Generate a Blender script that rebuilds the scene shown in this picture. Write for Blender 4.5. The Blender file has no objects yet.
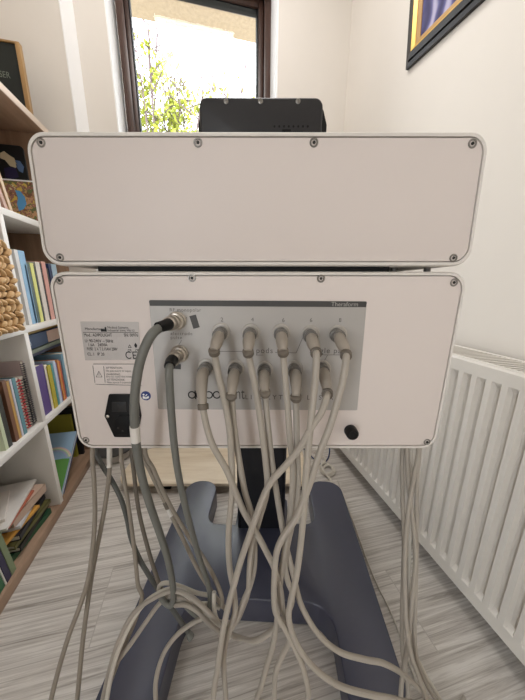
import bpy, bmesh, math, random
from mathutils import Vector, Matrix, Quaternion
random.seed(7)
S = bpy.context.scene
COL = S.collection
PI = math.pi

# ------------------------------------------------------------------ camera, world, lights, exposure
FPX, EYE, YAW, PITCH, ROLL = 263.0, 0.84, 13.0, 13.9, 0.35      # px on a 525 x 700 frame, metres, degrees
CAMM = Matrix.Rotation(math.radians(90 - PITCH), 3, 'X') @ Matrix.Rotation(math.radians(ROLL), 3, 'Z')
RYAW = Matrix.Rotation(math.radians(-YAW), 3, 'Z')
cd = bpy.data.cameras.new('camera')
cd.sensor_fit = 'VERTICAL'; cd.sensor_height = 36.0; cd.lens = FPX / 700 * 36.0
cd.clip_start = 0.01
cam = bpy.data.objects.new('camera', cd); COL.objects.link(cam)
cam.matrix_world = Matrix.Translation((0, 0, EYE)) @ (RYAW @ CAMM).to_4x4()
S.camera = cam

W = bpy.data.worlds.new('world'); S.world = W; W.use_nodes = True
bg = W.node_tree.nodes['Background']
bg.inputs['Color'].default_value = (0.90, 0.95, 1.0, 1); bg.inputs['Strength'].default_value = 5.8

def area(name, loc, rot, sx, sy, watts, col):
    l = bpy.data.lights.new(name, 'AREA'); l.shape = 'RECTANGLE'; l.size = sx; l.size_y = sy
    l.energy = watts; l.color = col
    o = bpy.data.objects.new(name, l); COL.objects.link(o); o.location = loc; o.rotation_euler = rot
    return o
area('added_fill_light', (0.05, 0.85, 2.46), (0, 0, 0), 0.5, 0.5, 10.5, (1.0, 0.98, 0.96))  # fill light added overhead to brighten walls, radiator and floor
XLW = -0.875
for nm, loc, rot, sx, sy in (('added_opening_portal', (XLW - 0.02, -1.05, 1.10), (0, -PI / 2, 0), 2.0, 0.6), ('front_window_portal', (0.04, 1.69, 1.32), (-PI / 2, 0, 0), 0.60, 1.66)):  # the side portal serves the opening added in the left wall
    area(nm, loc, rot, sx, sy, 1, (1, 1, 1)).data.cycles.is_portal = True

S.view_settings.view_transform = 'Standard'
S.view_settings.look = 'None'
S.view_settings.exposure = 0.2
S.view_settings.gamma = 1.0
S.view_settings.use_curve_mapping = False

# ------------------------------------------------------------------ measuring helpers
# two frames: 'w' = the room (X right, Y into the room, Z up), 'm' = the machine, turned 13 degrees in the room
OEYE = Vector((0, 0, EYE))
def ray(px, py, fr):
    d = CAMM @ Vector((px - 262.5, 350 - py, -FPX))
    return d if fr == 'm' else RYAW @ d
def on_x(px, py, X): d = ray(px, py, 'w'); return OEYE + d * (X / d.x)
def on_y(px, py, Y, fr='w'): d = ray(px, py, fr); return OEYE + d * (Y / d.y)
def on_z(px, py, Z, fr='w'): d = ray(px, py, fr); return OEYE + d * ((Z - EYE) / d.z)
def lerp(tab, v):
    if v <= tab[0][0]: return tab[0][1]
    for (a, x), (b, y) in zip(tab, tab[1:]):
        if v <= b: return x + (y - x) * (v - a) / (b - a)
    return tab[-1][1]

# ------------------------------------------------------------------ materials
def lin(c):
    r = []
    for v in c:
        v /= 255.0
        r.append(v / 12.92 if v <= 0.04045 else ((v + 0.055) / 1.055) ** 2.4)
    return (r[0], r[1], r[2], 1)
MATS = {}
def mat(name, col, rough=0.5, metal=0.0, var=0.06, scale=30.0, bump=0.0, bscale=200.0, spec=0.5, coat=0.0):
    if name in MATS: return MATS[name]
    m = bpy.data.materials.new(name); m.use_nodes = True; nt = m.node_tree; N = nt.nodes; L = nt.links
    b = N['Principled BSDF']
    b.inputs['Roughness'].default_value = rough; b.inputs['Metallic'].default_value = metal
    b.inputs['Specular IOR Level'].default_value = spec; b.inputs['Coat Weight'].default_value = coat
    tc = N.new('ShaderNodeTexCoord'); nz = N.new('ShaderNodeTexNoise')
    nz.inputs['Scale'].default_value = scale; nz.inputs['Detail'].default_value = 3
    L.new(tc.outputs['Object'], nz.inputs['Vector'])
    mx = N.new('ShaderNodeMix'); mx.data_type = 'RGBA'
    c = lin(col)
    mx.inputs[6].default_value = tuple(v * (1 - var) for v in c[:3]) + (1,)
    mx.inputs[7].default_value = tuple(min(1, v * (1 + var)) for v in c[:3]) + (1,)
    L.new(nz.outputs['Fac'], mx.inputs[0]); L.new(mx.outputs[2], b.inputs['Base Color'])
    if bump > 0:
        n2 = N.new('ShaderNodeTexNoise'); n2.inputs['Scale'].default_value = bscale; n2.inputs['Detail'].default_value = 2
        L.new(tc.outputs['Object'], n2.inputs['Vector'])
        bp = N.new('ShaderNodeBump'); bp.inputs['Strength'].default_value = bump; bp.inputs['Distance'].default_value = 0.002
        L.new(n2.outputs['Fac'], bp.inputs['Height']); L.new(bp.outputs['Normal'], b.inputs['Normal'])
    MATS[name] = m
    return m
def wood(name, c1, c2, stretch=(2, 30, 30), rough=0.5, c3=None):
    m = bpy.data.materials.new(name); m.use_nodes = True; nt = m.node_tree; N = nt.nodes; L = nt.links
    b = N['Principled BSDF']; b.inputs['Roughness'].default_value = rough
    tc = N.new('ShaderNodeTexCoord'); mp = N.new('ShaderNodeMapping'); mp.inputs['Scale'].default_value = stretch
    L.new(tc.outputs['Object'], mp.inputs['Vector'])
    nz = N.new('ShaderNodeTexNoise'); nz.inputs['Scale'].default_value = 1.0; nz.inputs['Detail'].default_value = 6; nz.inputs['Roughness'].default_value = 0.65
    nz.inputs['Distortion'].default_value = 0.6
    L.new(mp.outputs['Vector'], nz.inputs['Vector'])
    cr = N.new('ShaderNodeValToRGB'); e = cr.color_ramp.elements
    e[0].position = 0.32; e[0].color = lin(c1); e[1].position = 0.68; e[1].color = lin(c2)
    L.new(nz.outputs['Fac'], cr.inputs['Fac']); L.new(cr.outputs['Color'], b.inputs['Base Color'])
    return m
def floor_mat():
    m = bpy.data.materials.new('grey_oak_laminate'); m.use_nodes = True; nt = m.node_tree; N = nt.nodes; L = nt.links
    b = N['Principled BSDF']; b.inputs['Roughness'].default_value = 0.45
    tc = N.new('ShaderNodeTexCoord')
    br = N.new('ShaderNodeTexBrick'); br.offset = 0.37; br.inputs['Scale'].default_value = 1.0
    br.inputs['Brick Width'].default_value = 1.28; br.inputs['Row Height'].default_value = 0.192
    br.inputs['Mortar Size'].default_value = 0.0012; br.inputs['Mortar Smooth'].default_value = 0.3
    br.inputs['Color1'].default_value = (0, 0, 0, 1); br.inputs['Color2'].default_value = (1, 1, 1, 1); br.inputs['Mortar'].default_value = (0.5, 0.5, 0.5, 1)
    mp0 = N.new('ShaderNodeMapping'); mp0.inputs['Location'].default_value = (0.3, 0.06, 0)
    L.new(tc.outputs['Object'], mp0.inputs['Vector']); L.new(mp0.outputs['Vector'], br.inputs['Vector'])
    # grain, shifted per plank
    add = N.new('ShaderNodeVectorMath'); add.operation = 'MULTIPLY_ADD'
    L.new(br.outputs['Color'], add.inputs[0]); add.inputs[1].default_value = (7, 3, 5); L.new(tc.outputs['Object'], add.inputs[2])
    mp = N.new('ShaderNodeMapping'); mp.inputs['Scale'].default_value = (2.6, 95, 10)
    L.new(add.outputs[0], mp.inputs['Vector'])
    nz = N.new('ShaderNodeTexNoise'); nz.inputs['Scale'].default_value = 1; nz.inputs['Detail'].default_value = 8; nz.inputs['Roughness'].default_value = 0.7; nz.inputs['Distortion'].default_value = 1.2
    L.new(mp.outputs['Vector'], nz.inputs['Vector'])
    cr = N.new('ShaderNodeValToRGB'); e = cr.color_ramp.elements
    e[0].position = 0.30; e[0].color = lin((140, 132, 124)); e[1].position = 0.60; e[1].color = lin((222, 216, 209))
    k = cr.color_ramp.elements.new(0.43); k.color = lin((188, 180, 172))
    L.new(nz.outputs['Fac'], cr.inputs['Fac'])
    hs = N.new('ShaderNodeHueSaturation')
    mr = N.new('ShaderNodeMapRange'); mr.inputs['To Min'].default_value = 0.95; mr.inputs['To Max'].default_value = 1.03
    L.new(br.outputs['Color'], mr.inputs['Value']); L.new(mr.outputs['Result'], hs.inputs['Value']); L.new(cr.outputs['Color'], hs.inputs['Color'])
    mx = N.new('ShaderNodeMix'); mx.data_type = 'RGBA'; mx.inputs[7].default_value = lin((182, 174, 166))
    L.new(br.outputs['Fac'], mx.inputs[0]); L.new(hs.outputs['Color'], mx.inputs[6]); L.new(mx.outputs[2], b.inputs['Base Color'])
    bp = N.new('ShaderNodeBump'); bp.inputs['Strength'].default_value = 0.12; bp.inputs['Distance'].default_value = 0.002
    L.new(nz.outputs['Fac'], bp.inputs['Height']); L.new(bp.outputs['Normal'], b.inputs['Normal'])
    return m
def blobs(name, base, cols, scale, rough=0.35):
    """printed cover: soft patches of several colours"""
    m = bpy.data.materials.new(name); m.use_nodes = True; nt = m.node_tree; N = nt.nodes; L = nt.links
    b = N['Principled BSDF']; b.inputs['Roughness'].default_value = rough
    tc = N.new('ShaderNodeTexCoord'); vo = N.new('ShaderNodeTexVoronoi'); vo.inputs['Scale'].default_value = scale
    nz = N.new('ShaderNodeTexNoise'); nz.inputs['Scale'].default_value = scale * 0.8
    ad = N.new('ShaderNodeVectorMath'); ad.operation = 'MULTIPLY_ADD'; ad.inputs[1].default_value = (0.08,) * 3
    L.new(tc.outputs['Object'], nz.inputs['Vector']); L.new(nz.outputs['Color'], ad.inputs[0]); L.new(tc.outputs['Object'], ad.inputs[2])
    L.new(ad.outputs[0], vo.inputs['Vector'])
    cr = N.new('ShaderNodeValToRGB'); cr.color_ramp.interpolation = 'CONSTANT'
    allc = [base] + cols; e = cr.color_ramp.elements
    e[0].color = lin(allc[0]); e[1].position = 0.99; e[1].color = lin(allc[-1])
    for i, c in enumerate(allc[1:-1]):
        k = e.new((i + 1.0) / len(allc)); k.color = lin(c)
    sep = N.new('ShaderNodeSeparateColor'); L.new(vo.outputs['Color'], sep.inputs['Color'])
    L.new(sep.outputs['Red'], cr.inputs['Fac']); L.new(cr.outputs['Color'], b.inputs['Base Color'])
    return m

M_WALL = mat('warm_white_wall_paint', (225, 218, 209), 0.85, var=0.015, scale=8, bump=0.05, bscale=350)
M_CEIL = mat('ceiling_paint', (232, 228, 222), 0.9, var=0.01)
M_REVEAL = mat('daylit_white_plaster', (246, 245, 244), 0.8, var=0.01)  # whiteness also stands for daylight on the window-side strips
M_FLOOR = floor_mat()
M_BROWNPVC = wood('dark_brown_window_profile', (58, 38, 30), (74, 50, 40), (40, 40, 3), 0.35)
M_SHELL = mat('light_grey_housing_paint', (222, 215, 207), 0.45, var=0.01, bump=0.04, bscale=900)
M_PANEL = mat('warm_white_powder_coat', (222, 210, 203), 0.5, var=0.01, bump=0.05, bscale=900)
M_DARKGAP = mat('matt_black_plastic', (9, 9, 10), 0.6, spec=0.25)
M_BLACK = mat('satin_black_plastic', (11, 10, 10), 0.5, spec=0.3)
M_DISPLAY = mat('charcoal_display_back', (33, 31, 33), 0.42)
M_STEEL = mat('screw_steel', (150, 146, 140), 0.3, 0.9)
M_SOCK = mat('hex_socket_dark', (48, 45, 42), 0.5, 0.3)
M_CHROME = mat('nickel_plated_ring', (190, 182, 172), 0.28, 0.85)
M_PLATE = mat('brushed_grey_connector_plate', (176, 171, 166), 0.42, 0.15, var=0.03, scale=60)
M_STRIP = mat('dark_grey_printed_strip', (66, 64, 62), 0.5)
M_INK = mat('black_print', (24, 23, 24), 0.6)
M_GINK = mat('grey_print', (92, 88, 85), 0.6)
M_LABEL = mat('silver_rating_foil', (186, 179, 174), 0.45, 0.15)
M_WLABEL = mat('white_warning_foil', (222, 211, 205), 0.5)
M_BLUE = mat('mandatory_sign_blue', (28, 50, 120), 0.5)
M_WHITE = mat('white_print', (238, 238, 238), 0.5)
M_BASE = mat('sky_tinted_blue_grey_lacquer', (60, 63, 82), 0.36, 0.0, var=0.05, bump=0.03, bscale=900, spec=0.9)  # blue deepened to stand for the reflected sky
M_COLUMN = mat('blue_black_column', (16, 18, 26), 0.45)
M_CORD = mat('beige_rubber_cord', (170, 161, 149), 0.5, var=0.03)
M_CORDT = mat('taupe_rubber_cord', (152, 142, 129), 0.5, var=0.03)
M_CORDL = mat('pale_and_daylit_cord', (206, 199, 187), 0.5, var=0.03)  # in the tangle the pale tone stands for daylight on beige cord
M_CORDG = mat('grey_rubber_cord', (112, 112, 106), 0.5, var=0.03)
M_CORDD = mat('dark_grey_rubber_cord', (88, 88, 84), 0.5, var=0.03)
M_BOOT = mat('beige_boot_plastic', (162, 152, 140), 0.45, var=0.03)
M_COLLAR = mat('taupe_collar_clip', (108, 99, 88), 0.5)
M_RINGG = mat('grey_coupling_ring', (118, 114, 109), 0.4, 0.3)
M_SLEEVE = mat('white_sleeve', (226, 220, 212), 0.5)
M_RAD = mat('radiator_white_enamel', (224, 218, 209), 0.35, var=0.01)
M_SHELFW = mat('white_shelf_laminate', (232, 228, 222), 0.45, var=0.01)
M_SHELFI = wood('oak_shelf_laminate', (150, 122, 100), (178, 148, 124), (30, 3, 30), 0.5)
M_SHELFB = wood('brown_back_panel', (138, 108, 86), (166, 134, 108), (30, 30, 3), 0.6)
M_PAGES = mat('paper_pages', (226, 218, 202), 0.8, var=0.08, scale=400)
M_STRAW = mat('water_hyacinth_straw', (212, 176, 128), 0.7, var=0.28, scale=60, bump=0.3, bscale=300)
M_PALEWOOD = wood('pale_wood_board', (220, 202, 176), (240, 226, 204), (3, 26, 26), 0.45)

# ------------------------------------------------------------------ mesh builder
class MB:
    def __init__(s): s.v = []; s.f = []
    def add(s, vs, fs):
        o = len(s.v); s.v += [Vector(v) for v in vs]; s.f += [tuple(i + o for i in f) for f in fs]
    def addbm(s, bm):
        bm.verts.index_update()
        s.add([v.co.copy() for v in bm.verts], [[v.index for v in f.verts] for f in bm.faces]); bm.free()
    def box(s, c, d, bev=0.0, rot=None, seg=2):
        bm = bmesh.new(); bmesh.ops.create_cube(bm, size=1.0)
        for v in bm.verts: v.co = Vector((v.co.x * d[0], v.co.y * d[1], v.co.z * d[2]))
        if bev: bmesh.ops.bevel(bm, geom=list(bm.edges), offset=min(bev, min(d) * 0.45), segments=seg, profile=0.5, affect='EDGES')
        for v in bm.verts: v.co = (rot @ v.co if rot else v.co) + Vector(c)
        s.addbm(bm)
    def bx(s, a, b, bev=0.0):
        s.box([(x + y) / 2 for x, y in zip(a, b)], [abs(y - x) for x, y in zip(a, b)], bev)
    def prism(s, pts, a, b, axis='y', bev=0.0, seg=3, ends='ab'):
        """outline (u,v) swept from a to b; axis y: (x,z), axis z: (x,y), axis x: (y,z)"""
        def P(u, v, t): return {'y': (u, t, v), 'z': (u, v, t), 'x': (t, u, v)}[axis]
        bm = bmesh.new(); va = [bm.verts.new(P(u, v, a)) for u, v in pts]; vb = [bm.verts.new(P(u, v, b)) for u, v in pts]
        fa = bm.faces.new(va); fb = bm.faces.new(vb)
        n = len(pts)
        for i in range(n): bm.faces.new((va[i], va[(i + 1) % n], vb[(i + 1) % n], vb[i]))
        bmesh.ops.recalc_face_normals(bm, faces=list(bm.faces))
        if bev:
            ed = [e for e in bm.edges if (('a' in ends and e in fa.edges) or ('b' in ends and e in fb.edges))]
            bmesh.ops.bevel(bm, geom=ed, offset=bev, segments=seg, profile=0.5, affect='EDGES', clamp_overlap=True)
        s.addbm(bm)
    def tube(s, pts, r, n=10, cap=True):
        pts = [Vector(p) for p in pts]; R = r if isinstance(r, (list, tuple)) else [r] * len(pts)
        T = []
        for i in range(len(pts)):
            t = pts[min(i + 1, len(pts) - 1)] - pts[max(i - 1, 0)]
            T.append(t.normalized() if t.length > 1e-9 else Vector((0, 0, 1)))
        u = T[0].orthogonal().normalized(); vs = []; fs = []
        for i, p in enumerate(pts):
            if i: u = T[i - 1].rotation_difference(T[i]) @ u
            u = (u - T[i] * u.dot(T[i])).normalized(); w = T[i].cross(u)
            for k in range(n):
                a = 2 * PI * k / n; vs.append(p + (u * math.cos(a) + w * math.sin(a)) * R[i])
        for i in range(len(pts) - 1):
            for k in range(n):
                fs.append((i * n + k, i * n + (k + 1) % n, (i + 1) * n + (k + 1) % n, (i + 1) * n + k))
        if cap: fs.append(tuple(range(n - 1, -1, -1))); fs.append(tuple((len(pts) - 1) * n + k for k in range(n)))
        s.add(vs, fs)
    def lathe(s, o, ax, prof, n=20):
        """prof: (radius, distance along ax)"""
        ax = Vector(ax).normalized(); u = ax.orthogonal().normalized(); w = ax.cross(u); o = Vector(o); vs = []; fs = []
        for r, t in prof:
            for k in range(n):
                a = 2 * PI * k / n; vs.append(o + ax * t + (u * math.cos(a) + w * math.sin(a)) * r)
        for i in range(len(prof) - 1):
            for k in range(n):
                fs.append((i * n + k, i * n + (k + 1) % n, (i + 1) * n + (k + 1) % n, (i + 1) * n + k))
        fs.append(tuple(range(n - 1, -1, -1))); fs.append(tuple((len(prof) - 1) * n + k for k in range(n)))
        s.add(vs, fs)
    def ball(s, c, r, rot=None, nu=8, nv=6):
        vs = []; fs = []; c = Vector(c)
        for i in range(nv + 1):
            t = PI * i / nv
            for k in range(nu):
                a = 2 * PI * k / nu
                p = Vector((r[0] * math.sin(t) * math.cos(a), r[1] * math.sin(t) * math.sin(a), r[2] * math.cos(t)))
                vs.append(c + (rot @ p if rot else p))
        for i in range(nv):
            for k in range(nu):
                fs.append((i * nu + k, (i + 1) * nu + k, (i + 1) * nu + (k + 1) % nu, i * nu + (k + 1) % nu))
        s.add(vs, fs)
    def xf(s, fn): s.v = [Vector(fn(v)) for v in s.v]; return s
    def mesh(s, name, m, org=(0, 0, 0), smooth=True, ang=35):
        me = bpy.data.meshes.new(name); o = Vector(org)
        me.from_pydata([v - o for v in s.v], [], s.f)
        bm = bmesh.new(); bm.from_mesh(me); bmesh.ops.remove_doubles(bm, verts=list(bm.verts), dist=1e-6)
        bmesh.ops.recalc_face_normals(bm, faces=list(bm.faces)); bm.to_mesh(me); bm.free()
        if smooth:
            for p in me.polygons: p.use_smooth = len(p.vertices) <= 8
            me.set_sharp_from_angle(angle=math.radians(ang))
        me.materials.append(m)
        return me

def catmull(P, k=6):
    P = [Vector(p) for p in P]; out = []
    Q = [P[0] * 2 - P[1]] + P + [P[-1] * 2 - P[-2]]
    for i in range(1, len(Q) - 2):
        a, b, c, d = Q[i - 1:i + 3]
        for j in range(k):
            t = j / k
            out.append(0.5 * ((2 * b) + (c - a) * t + (2 * a - 5 * b + 4 * c - d) * t * t + (3 * b - a - 3 * c + d) * t ** 3))
    out.append(P[-1]); return out
def roundpoly(pts, r, n=6):
    out = []; N = len(pts); R = r if isinstance(r, (list, tuple)) else [r] * N
    for i in range(N):
        p = Vector(pts[i]); a = (Vector(pts[i - 1]) - p); b = (Vector(pts[(i + 1) % N]) - p)
        if R[i] <= 0: out.append(tuple(p)); continue
        la, lb = a.length, b.length; a.normalize(); b.normalize()
        th = a.angle(b); d = min(R[i] / math.tan(th / 2), la * 0.49, lb * 0.49); rr = d * math.tan(th / 2)
        bis = (a + b).normalized(); c = p + bis * (rr / math.sin(th / 2))
        s0 = p + a * d - c; s1 = p + b * d - c
        ang = s0.angle_signed(s1)
        for k in range(n + 1):
            t = k / n; al = -ang * t
            out.append((c.x + s0.x * math.cos(al) - s0.y * math.sin(al), c.y + s0.x * math.sin(al) + s0.y * math.cos(al)))
    return out

# ------------------------------------------------------------------ scene objects
ORG = {}
def thing(name, label, cat, org, fr='w', group=None):
    o = bpy.data.objects.new(name, None); COL.objects.link(o); o.empty_display_size = 0.05
    org = Vector(org); ORG[o] = org
    o.location = RYAW @ org if fr == 'm' else org
    if fr == 'm': o.rotation_euler = (0, 0, math.radians(-YAW))
    o['label'] = label; o['category'] = cat
    if group: o['group'] = group
    return o
def part(name, mb, m, parent, label=None, smooth=True, ang=35, kind=None):
    o = bpy.data.objects.new(name, mb.mesh(name, m, ORG[parent], smooth, ang)); COL.objects.link(o)
    o.parent = parent; ORG[o] = ORG[parent]
    if label: o['label'] = label
    if kind: o['kind'] = kind
    return o
def solo(name, mb, m, label, cat, org, fr='w', group=None, smooth=True):
    o = bpy.data.objects.new(name, mb.mesh(name, m, org, smooth)); COL.objects.link(o)
    org = Vector(org); ORG[o] = org
    o.location = RYAW @ org if fr == 'm' else org
    if fr == 'm': o.rotation_euler = (0, 0, math.radians(-YAW))
    o['label'] = label; o['category'] = cat
    if group: o['group'] = group
    return o
def struct(name, mb, m, parent=None, smooth=False):
    o = bpy.data.objects.new(name, mb.mesh(name, m, (0, 0, 0), smooth)); COL.objects.link(o); ORG[o] = Vector((0, 0, 0))
    if parent: o.parent = parent
    else: o['kind'] = 'structure'
    return o
def text(mb, s, size, fn, align='LEFT', squash=1.0, track=1.0):
    """lettering laid flat by fn(u, v) -> point"""
    c = bpy.data.curves.new('t', 'FONT'); c.body = s; c.size = size; c.align_x = align; c.resolution_u = 3; c.space_character = track
    o = bpy.data.objects.new('t', c); COL.objects.link(o)
    dg = bpy.context.evaluated_depsgraph_get(); dg.update()
    me = bpy.data.meshes.new_from_object(o.evaluated_get(dg))
    mb.add([fn(v.co.x * squash, v.co.y) for v in me.vertices], [tuple(p.vertices) for p in me.polygons])
    bpy.data.objects.remove(o); bpy.data.curves.remove(c); bpy.data.meshes.remove(me)

# ================================================================== THE ROOM
XR, YB, YA, YC, XL, YREAR, ZC = 0.765, 1.47, 1.40, 1.65, -0.875, -2.2, 2.52
b = MB(); b.bx((XL - 0.1, YREAR - 0.1, -0.1), (XR + 0.1, YB, 0)); struct('floor', b, M_FLOOR)
b = MB(); b.bx((XL - 0.1, YREAR - 0.1, ZC), (XR + 0.1, YB, ZC + 0.1)); struct('ceiling', b, M_CEIL)
b = MB(); b.bx((XR, YREAR - 0.1, 0), (XR + 0.1, YB, ZC)); struct('wall_right', b, M_WALL)
b = MB()     # left wall with a tall opening added behind the camera to let in light
b.bx((XL - 0.1, YREAR - 0.1, 0), (XL, -1.35, ZC)); b.bx((XL - 0.1, -0.75, 0), (XL, YB, ZC)); b.bx((XL - 0.1, -1.35, 0), (XL, -0.75, 0.1)); b.bx((XL - 0.1, -1.35, 2.1), (XL, -0.75, ZC)); struct('wall_left', b, M_WALL)
WX0, WX1, WZ0, WZ1 = -0.321, 0.404, 0.42, 2.22  # unseen sill set low to let more light onto the floor
b = MB()
b.bx((XL - 0.1, YB, -0.1), (WX0, YC + 0.1, ZC + 0.1)); b.bx((WX1, YB, -0.1), (XR + 0.1, YC + 0.1, ZC + 0.1))
b.bx((WX0, YB, -0.1), (WX1, YC + 0.1, WZ0)); b.bx((WX0, YB, WZ1), (WX1, YC + 0.1, ZC + 0.1))
struct('wall_back', b, M_WALL)
b = MB(); b.prism([(XL, YA), (-0.462, YA), (-0.446, YB), (XL, YB)], 0, ZC, 'z'); struct('wall_corner', b, M_WALL)
b = MB()      # smooth white plaster lining of the window opening
b.bx((WX0 - 0.001, YB - 0.001, WZ0), (WX0 + 0.004, YC, WZ1)); b.bx((WX1 - 0.004, YB - 0.001, WZ0), (WX1 + 0.001, YC, WZ1))
b.bx((WX0, YB - 0.001, WZ1 - 0.004), (WX1, YC, WZ1)); struct('trim_1', b, M_REVEAL)
b = MB(); b.bx((WX0, YB - 0.03, WZ0 - 0.005), (WX1, YC, WZ0 + 0.015), 0.004); struct('trim_2', b, M_REVEAL)
b = MB(); b.prism([(-0.463, YA - 0.002), (-0.459, YA - 0.002), (-0.437, YB), (-0.45, YB)], 0, ZC, 'z'); struct('trim_3', b, M_REVEAL)  # edge strip coloured whiter than the wall for the daylight on it
b = MB(); b.bx((XL - 0.1, YREAR - 0.12, 0), (XR + 0.1, YREAR, ZC)); struct('wall_rear', b, M_WALL)
# window
def ring(b, x0, x1, z0, z1, w, y0, y1, bev=0.003):
    b.bx((x0, y0, z0), (x0 + w, y1, z1), bev); b.bx((x1 - w, y0, z0), (x1, y1, z1), bev)
    b.bx((x0 + w, y0, z0), (x1 - w, y1, z0 + w), bev); b.bx((x0 + w, y0, z1 - w), (x1 - w, y1, z1), bev)
b = MB(); ring(b, WX0 + 0.016, WX1 - 0.004, WZ0 + 0.015, WZ1 - 0.006, 0.034, YC - 0.06, YC + 0.03); win = struct('window_1', b, M_BROWNPVC, None, True)
b = MB(); ring(b, WX0 + 0.037, WX1 - 0.033, WZ0 + 0.046, WZ1 - 0.037, 0.030, YC - 0.04, YC + 0.02); struct('window_sash', b, M_BROWNPVC, win, True)
b = MB(); ring(b, WX0 + 0.065, WX1 - 0.061, WZ0 + 0.074, WZ1 - 0.065, 0.006, YC - 0.03, YC + 0.01, 0.001); struct('window_gasket', b, M_DARKGAP, win)
gm = bpy.data.materials.new('window_glass'); gm.use_nodes = True
nt = gm.node_tree; nt.nodes.clear(); out = nt.nodes.new('ShaderNodeOutputMaterial'); mixs = nt.nodes.new('ShaderNodeMixShader')
tr = nt.nodes.new('ShaderNodeBsdfTransparent'); gl = nt.nodes.new('ShaderNodeBsdfGlossy'); gl.inputs['Roughness'].default_value = 0.02
fz = nt.nodes.new('ShaderNodeFresnel'); fz.inputs['IOR'].default_value = 1.3
nt.links.new(fz.outputs[0], mixs.inputs[0]); nt.links.new(tr.outputs[0], mixs.inputs[1]); nt.links.new(gl.outputs[0], mixs.inputs[2]); nt.links.new(mixs.outputs[0], out.inputs['Surface'])
b = MB(); b.bx((WX0 + 0.068, YC - 0.012, WZ0 + 0.077), (WX1 - 0.064, YC - 0.006, WZ1 - 0.068)); struct('window_glass', b, gm, win)

# ------------------------------------------------------------------ outside
b = MB(); b.bx((-8, 1.9, -0.3), (8, 14, -0.2)); struct('ground_outside', b, mat('pale_gravel', (190, 184, 170), 0.9, var=0.2, scale=12))
b = MB(); b.bx((-3, 1.80, 2.60), (3, 2.42, 2.78)); struct('eave_outside', b, mat('speckled_tan_render', (150, 134, 112), 0.9, var=0.35, scale=45))
M_BARK = mat('pale_bark', (106, 90, 90), 0.85)
def leafmat(n, c): return mat(n, c, 0.6, var=0.3, scale=9)
def shrub(name, label, cx, cy, h, n, seed, lm, leafy, spread):
    rnd = random.Random(seed); t = thing(name, label, 'tree', (cx, cy, -0.2), 'w', None); st = MB(); lf = MB()
    for i in range(n):
        a = rnd.uniform(0, 2 * PI); top = h * rnd.uniform(0.7, 1.0); sx = spread * rnd.uniform(-1, 1); sy = 0.5 * spread * math.sin(a)
        P = []
        for k in range(7):
            f = k / 6
            P.append(Vector((cx + sx * f ** 1.3 + rnd.uniform(-.05, .05) * f, cy + sy * f + rnd.uniform(-.05, .05) * f, -0.2 + (top + 0.2) * f)))
        C = catmull(P, 3); st.tube(C, [0.019 * (1 - 0.7 * i2 / len(C)) for i2 in range(len(C))], 5)
        for k in range(8, len(C) - 1):
            for s_ in range(1 if rnd.random() < 0.75 else 2):
                d = Vector((rnd.uniform(-1, 1), rnd.uniform(-.6, .6), rnd.uniform(0.2, 1))).normalized() * rnd.uniform(.15, .45)
                q = [C[k], C[k] + d * 0.5 + Vector((0, 0, .02)), C[k] + d + Vector((0, 0, rnd.uniform(-.03, .08)))]
                st.tube(q, [0.008, 0.0065, 0.005], 4)
                for w in range(int(leafy * rnd.uniform(0.2, 1.8) * max(0.10, 1.5 - max(0, C[k].z - 2.75) / 0.55))):
                    p = q[0].lerp(q[2], rnd.uniform(.2, 1.05)) + Vector((rnd.uniform(-.05, .05), rnd.uniform(-.05, .05), rnd.uniform(-.05, .05)))
                    u = Vector((rnd.uniform(-1, 1), rnd.uniform(-1, 1), rnd.uniform(-1, 1))).normalized() * rnd.uniform(.022, .044)
                    v = u.orthogonal().normalized() * u.length * 0.55
                    lf.add([p - u, p + v + u * .1, p + u, p - v + u * .1], [(0, 1, 2, 3)])
    part('branches', st, M_BARK, t); part('foliage', lf, lm, t, smooth=False)
shrub('bare_tree', 'bare branching tree outside, behind the left side of the window', -0.72, 4.2, 5.2, 9, 3, leafmat('spring_leaf_yellow', (168, 166, 66)), 1.3, 0.8)
shrub('leafy_shrub', 'yellow-green leafing shrub outside, beyond the middle of the window', 0.25, 4.4, 4.3, 13, 5, leafmat('spring_leaf_lime', (162, 166, 56)), 9, 0.9)
shrub('budding_shrub', 'tall budding shrub outside, behind the black display', 0.65, 4.8, 4.9, 12, 11, leafmat('spring_leaf_pale', (168, 162, 86)), 4.5, 0.6)
shrub('low_shrub', 'dense low lime green shrub outside near the left window edge', -0.45, 3.9, 3.5, 14, 21, leafmat('spring_leaf_green', (154, 162, 52)), 18, 0.6)

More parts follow.
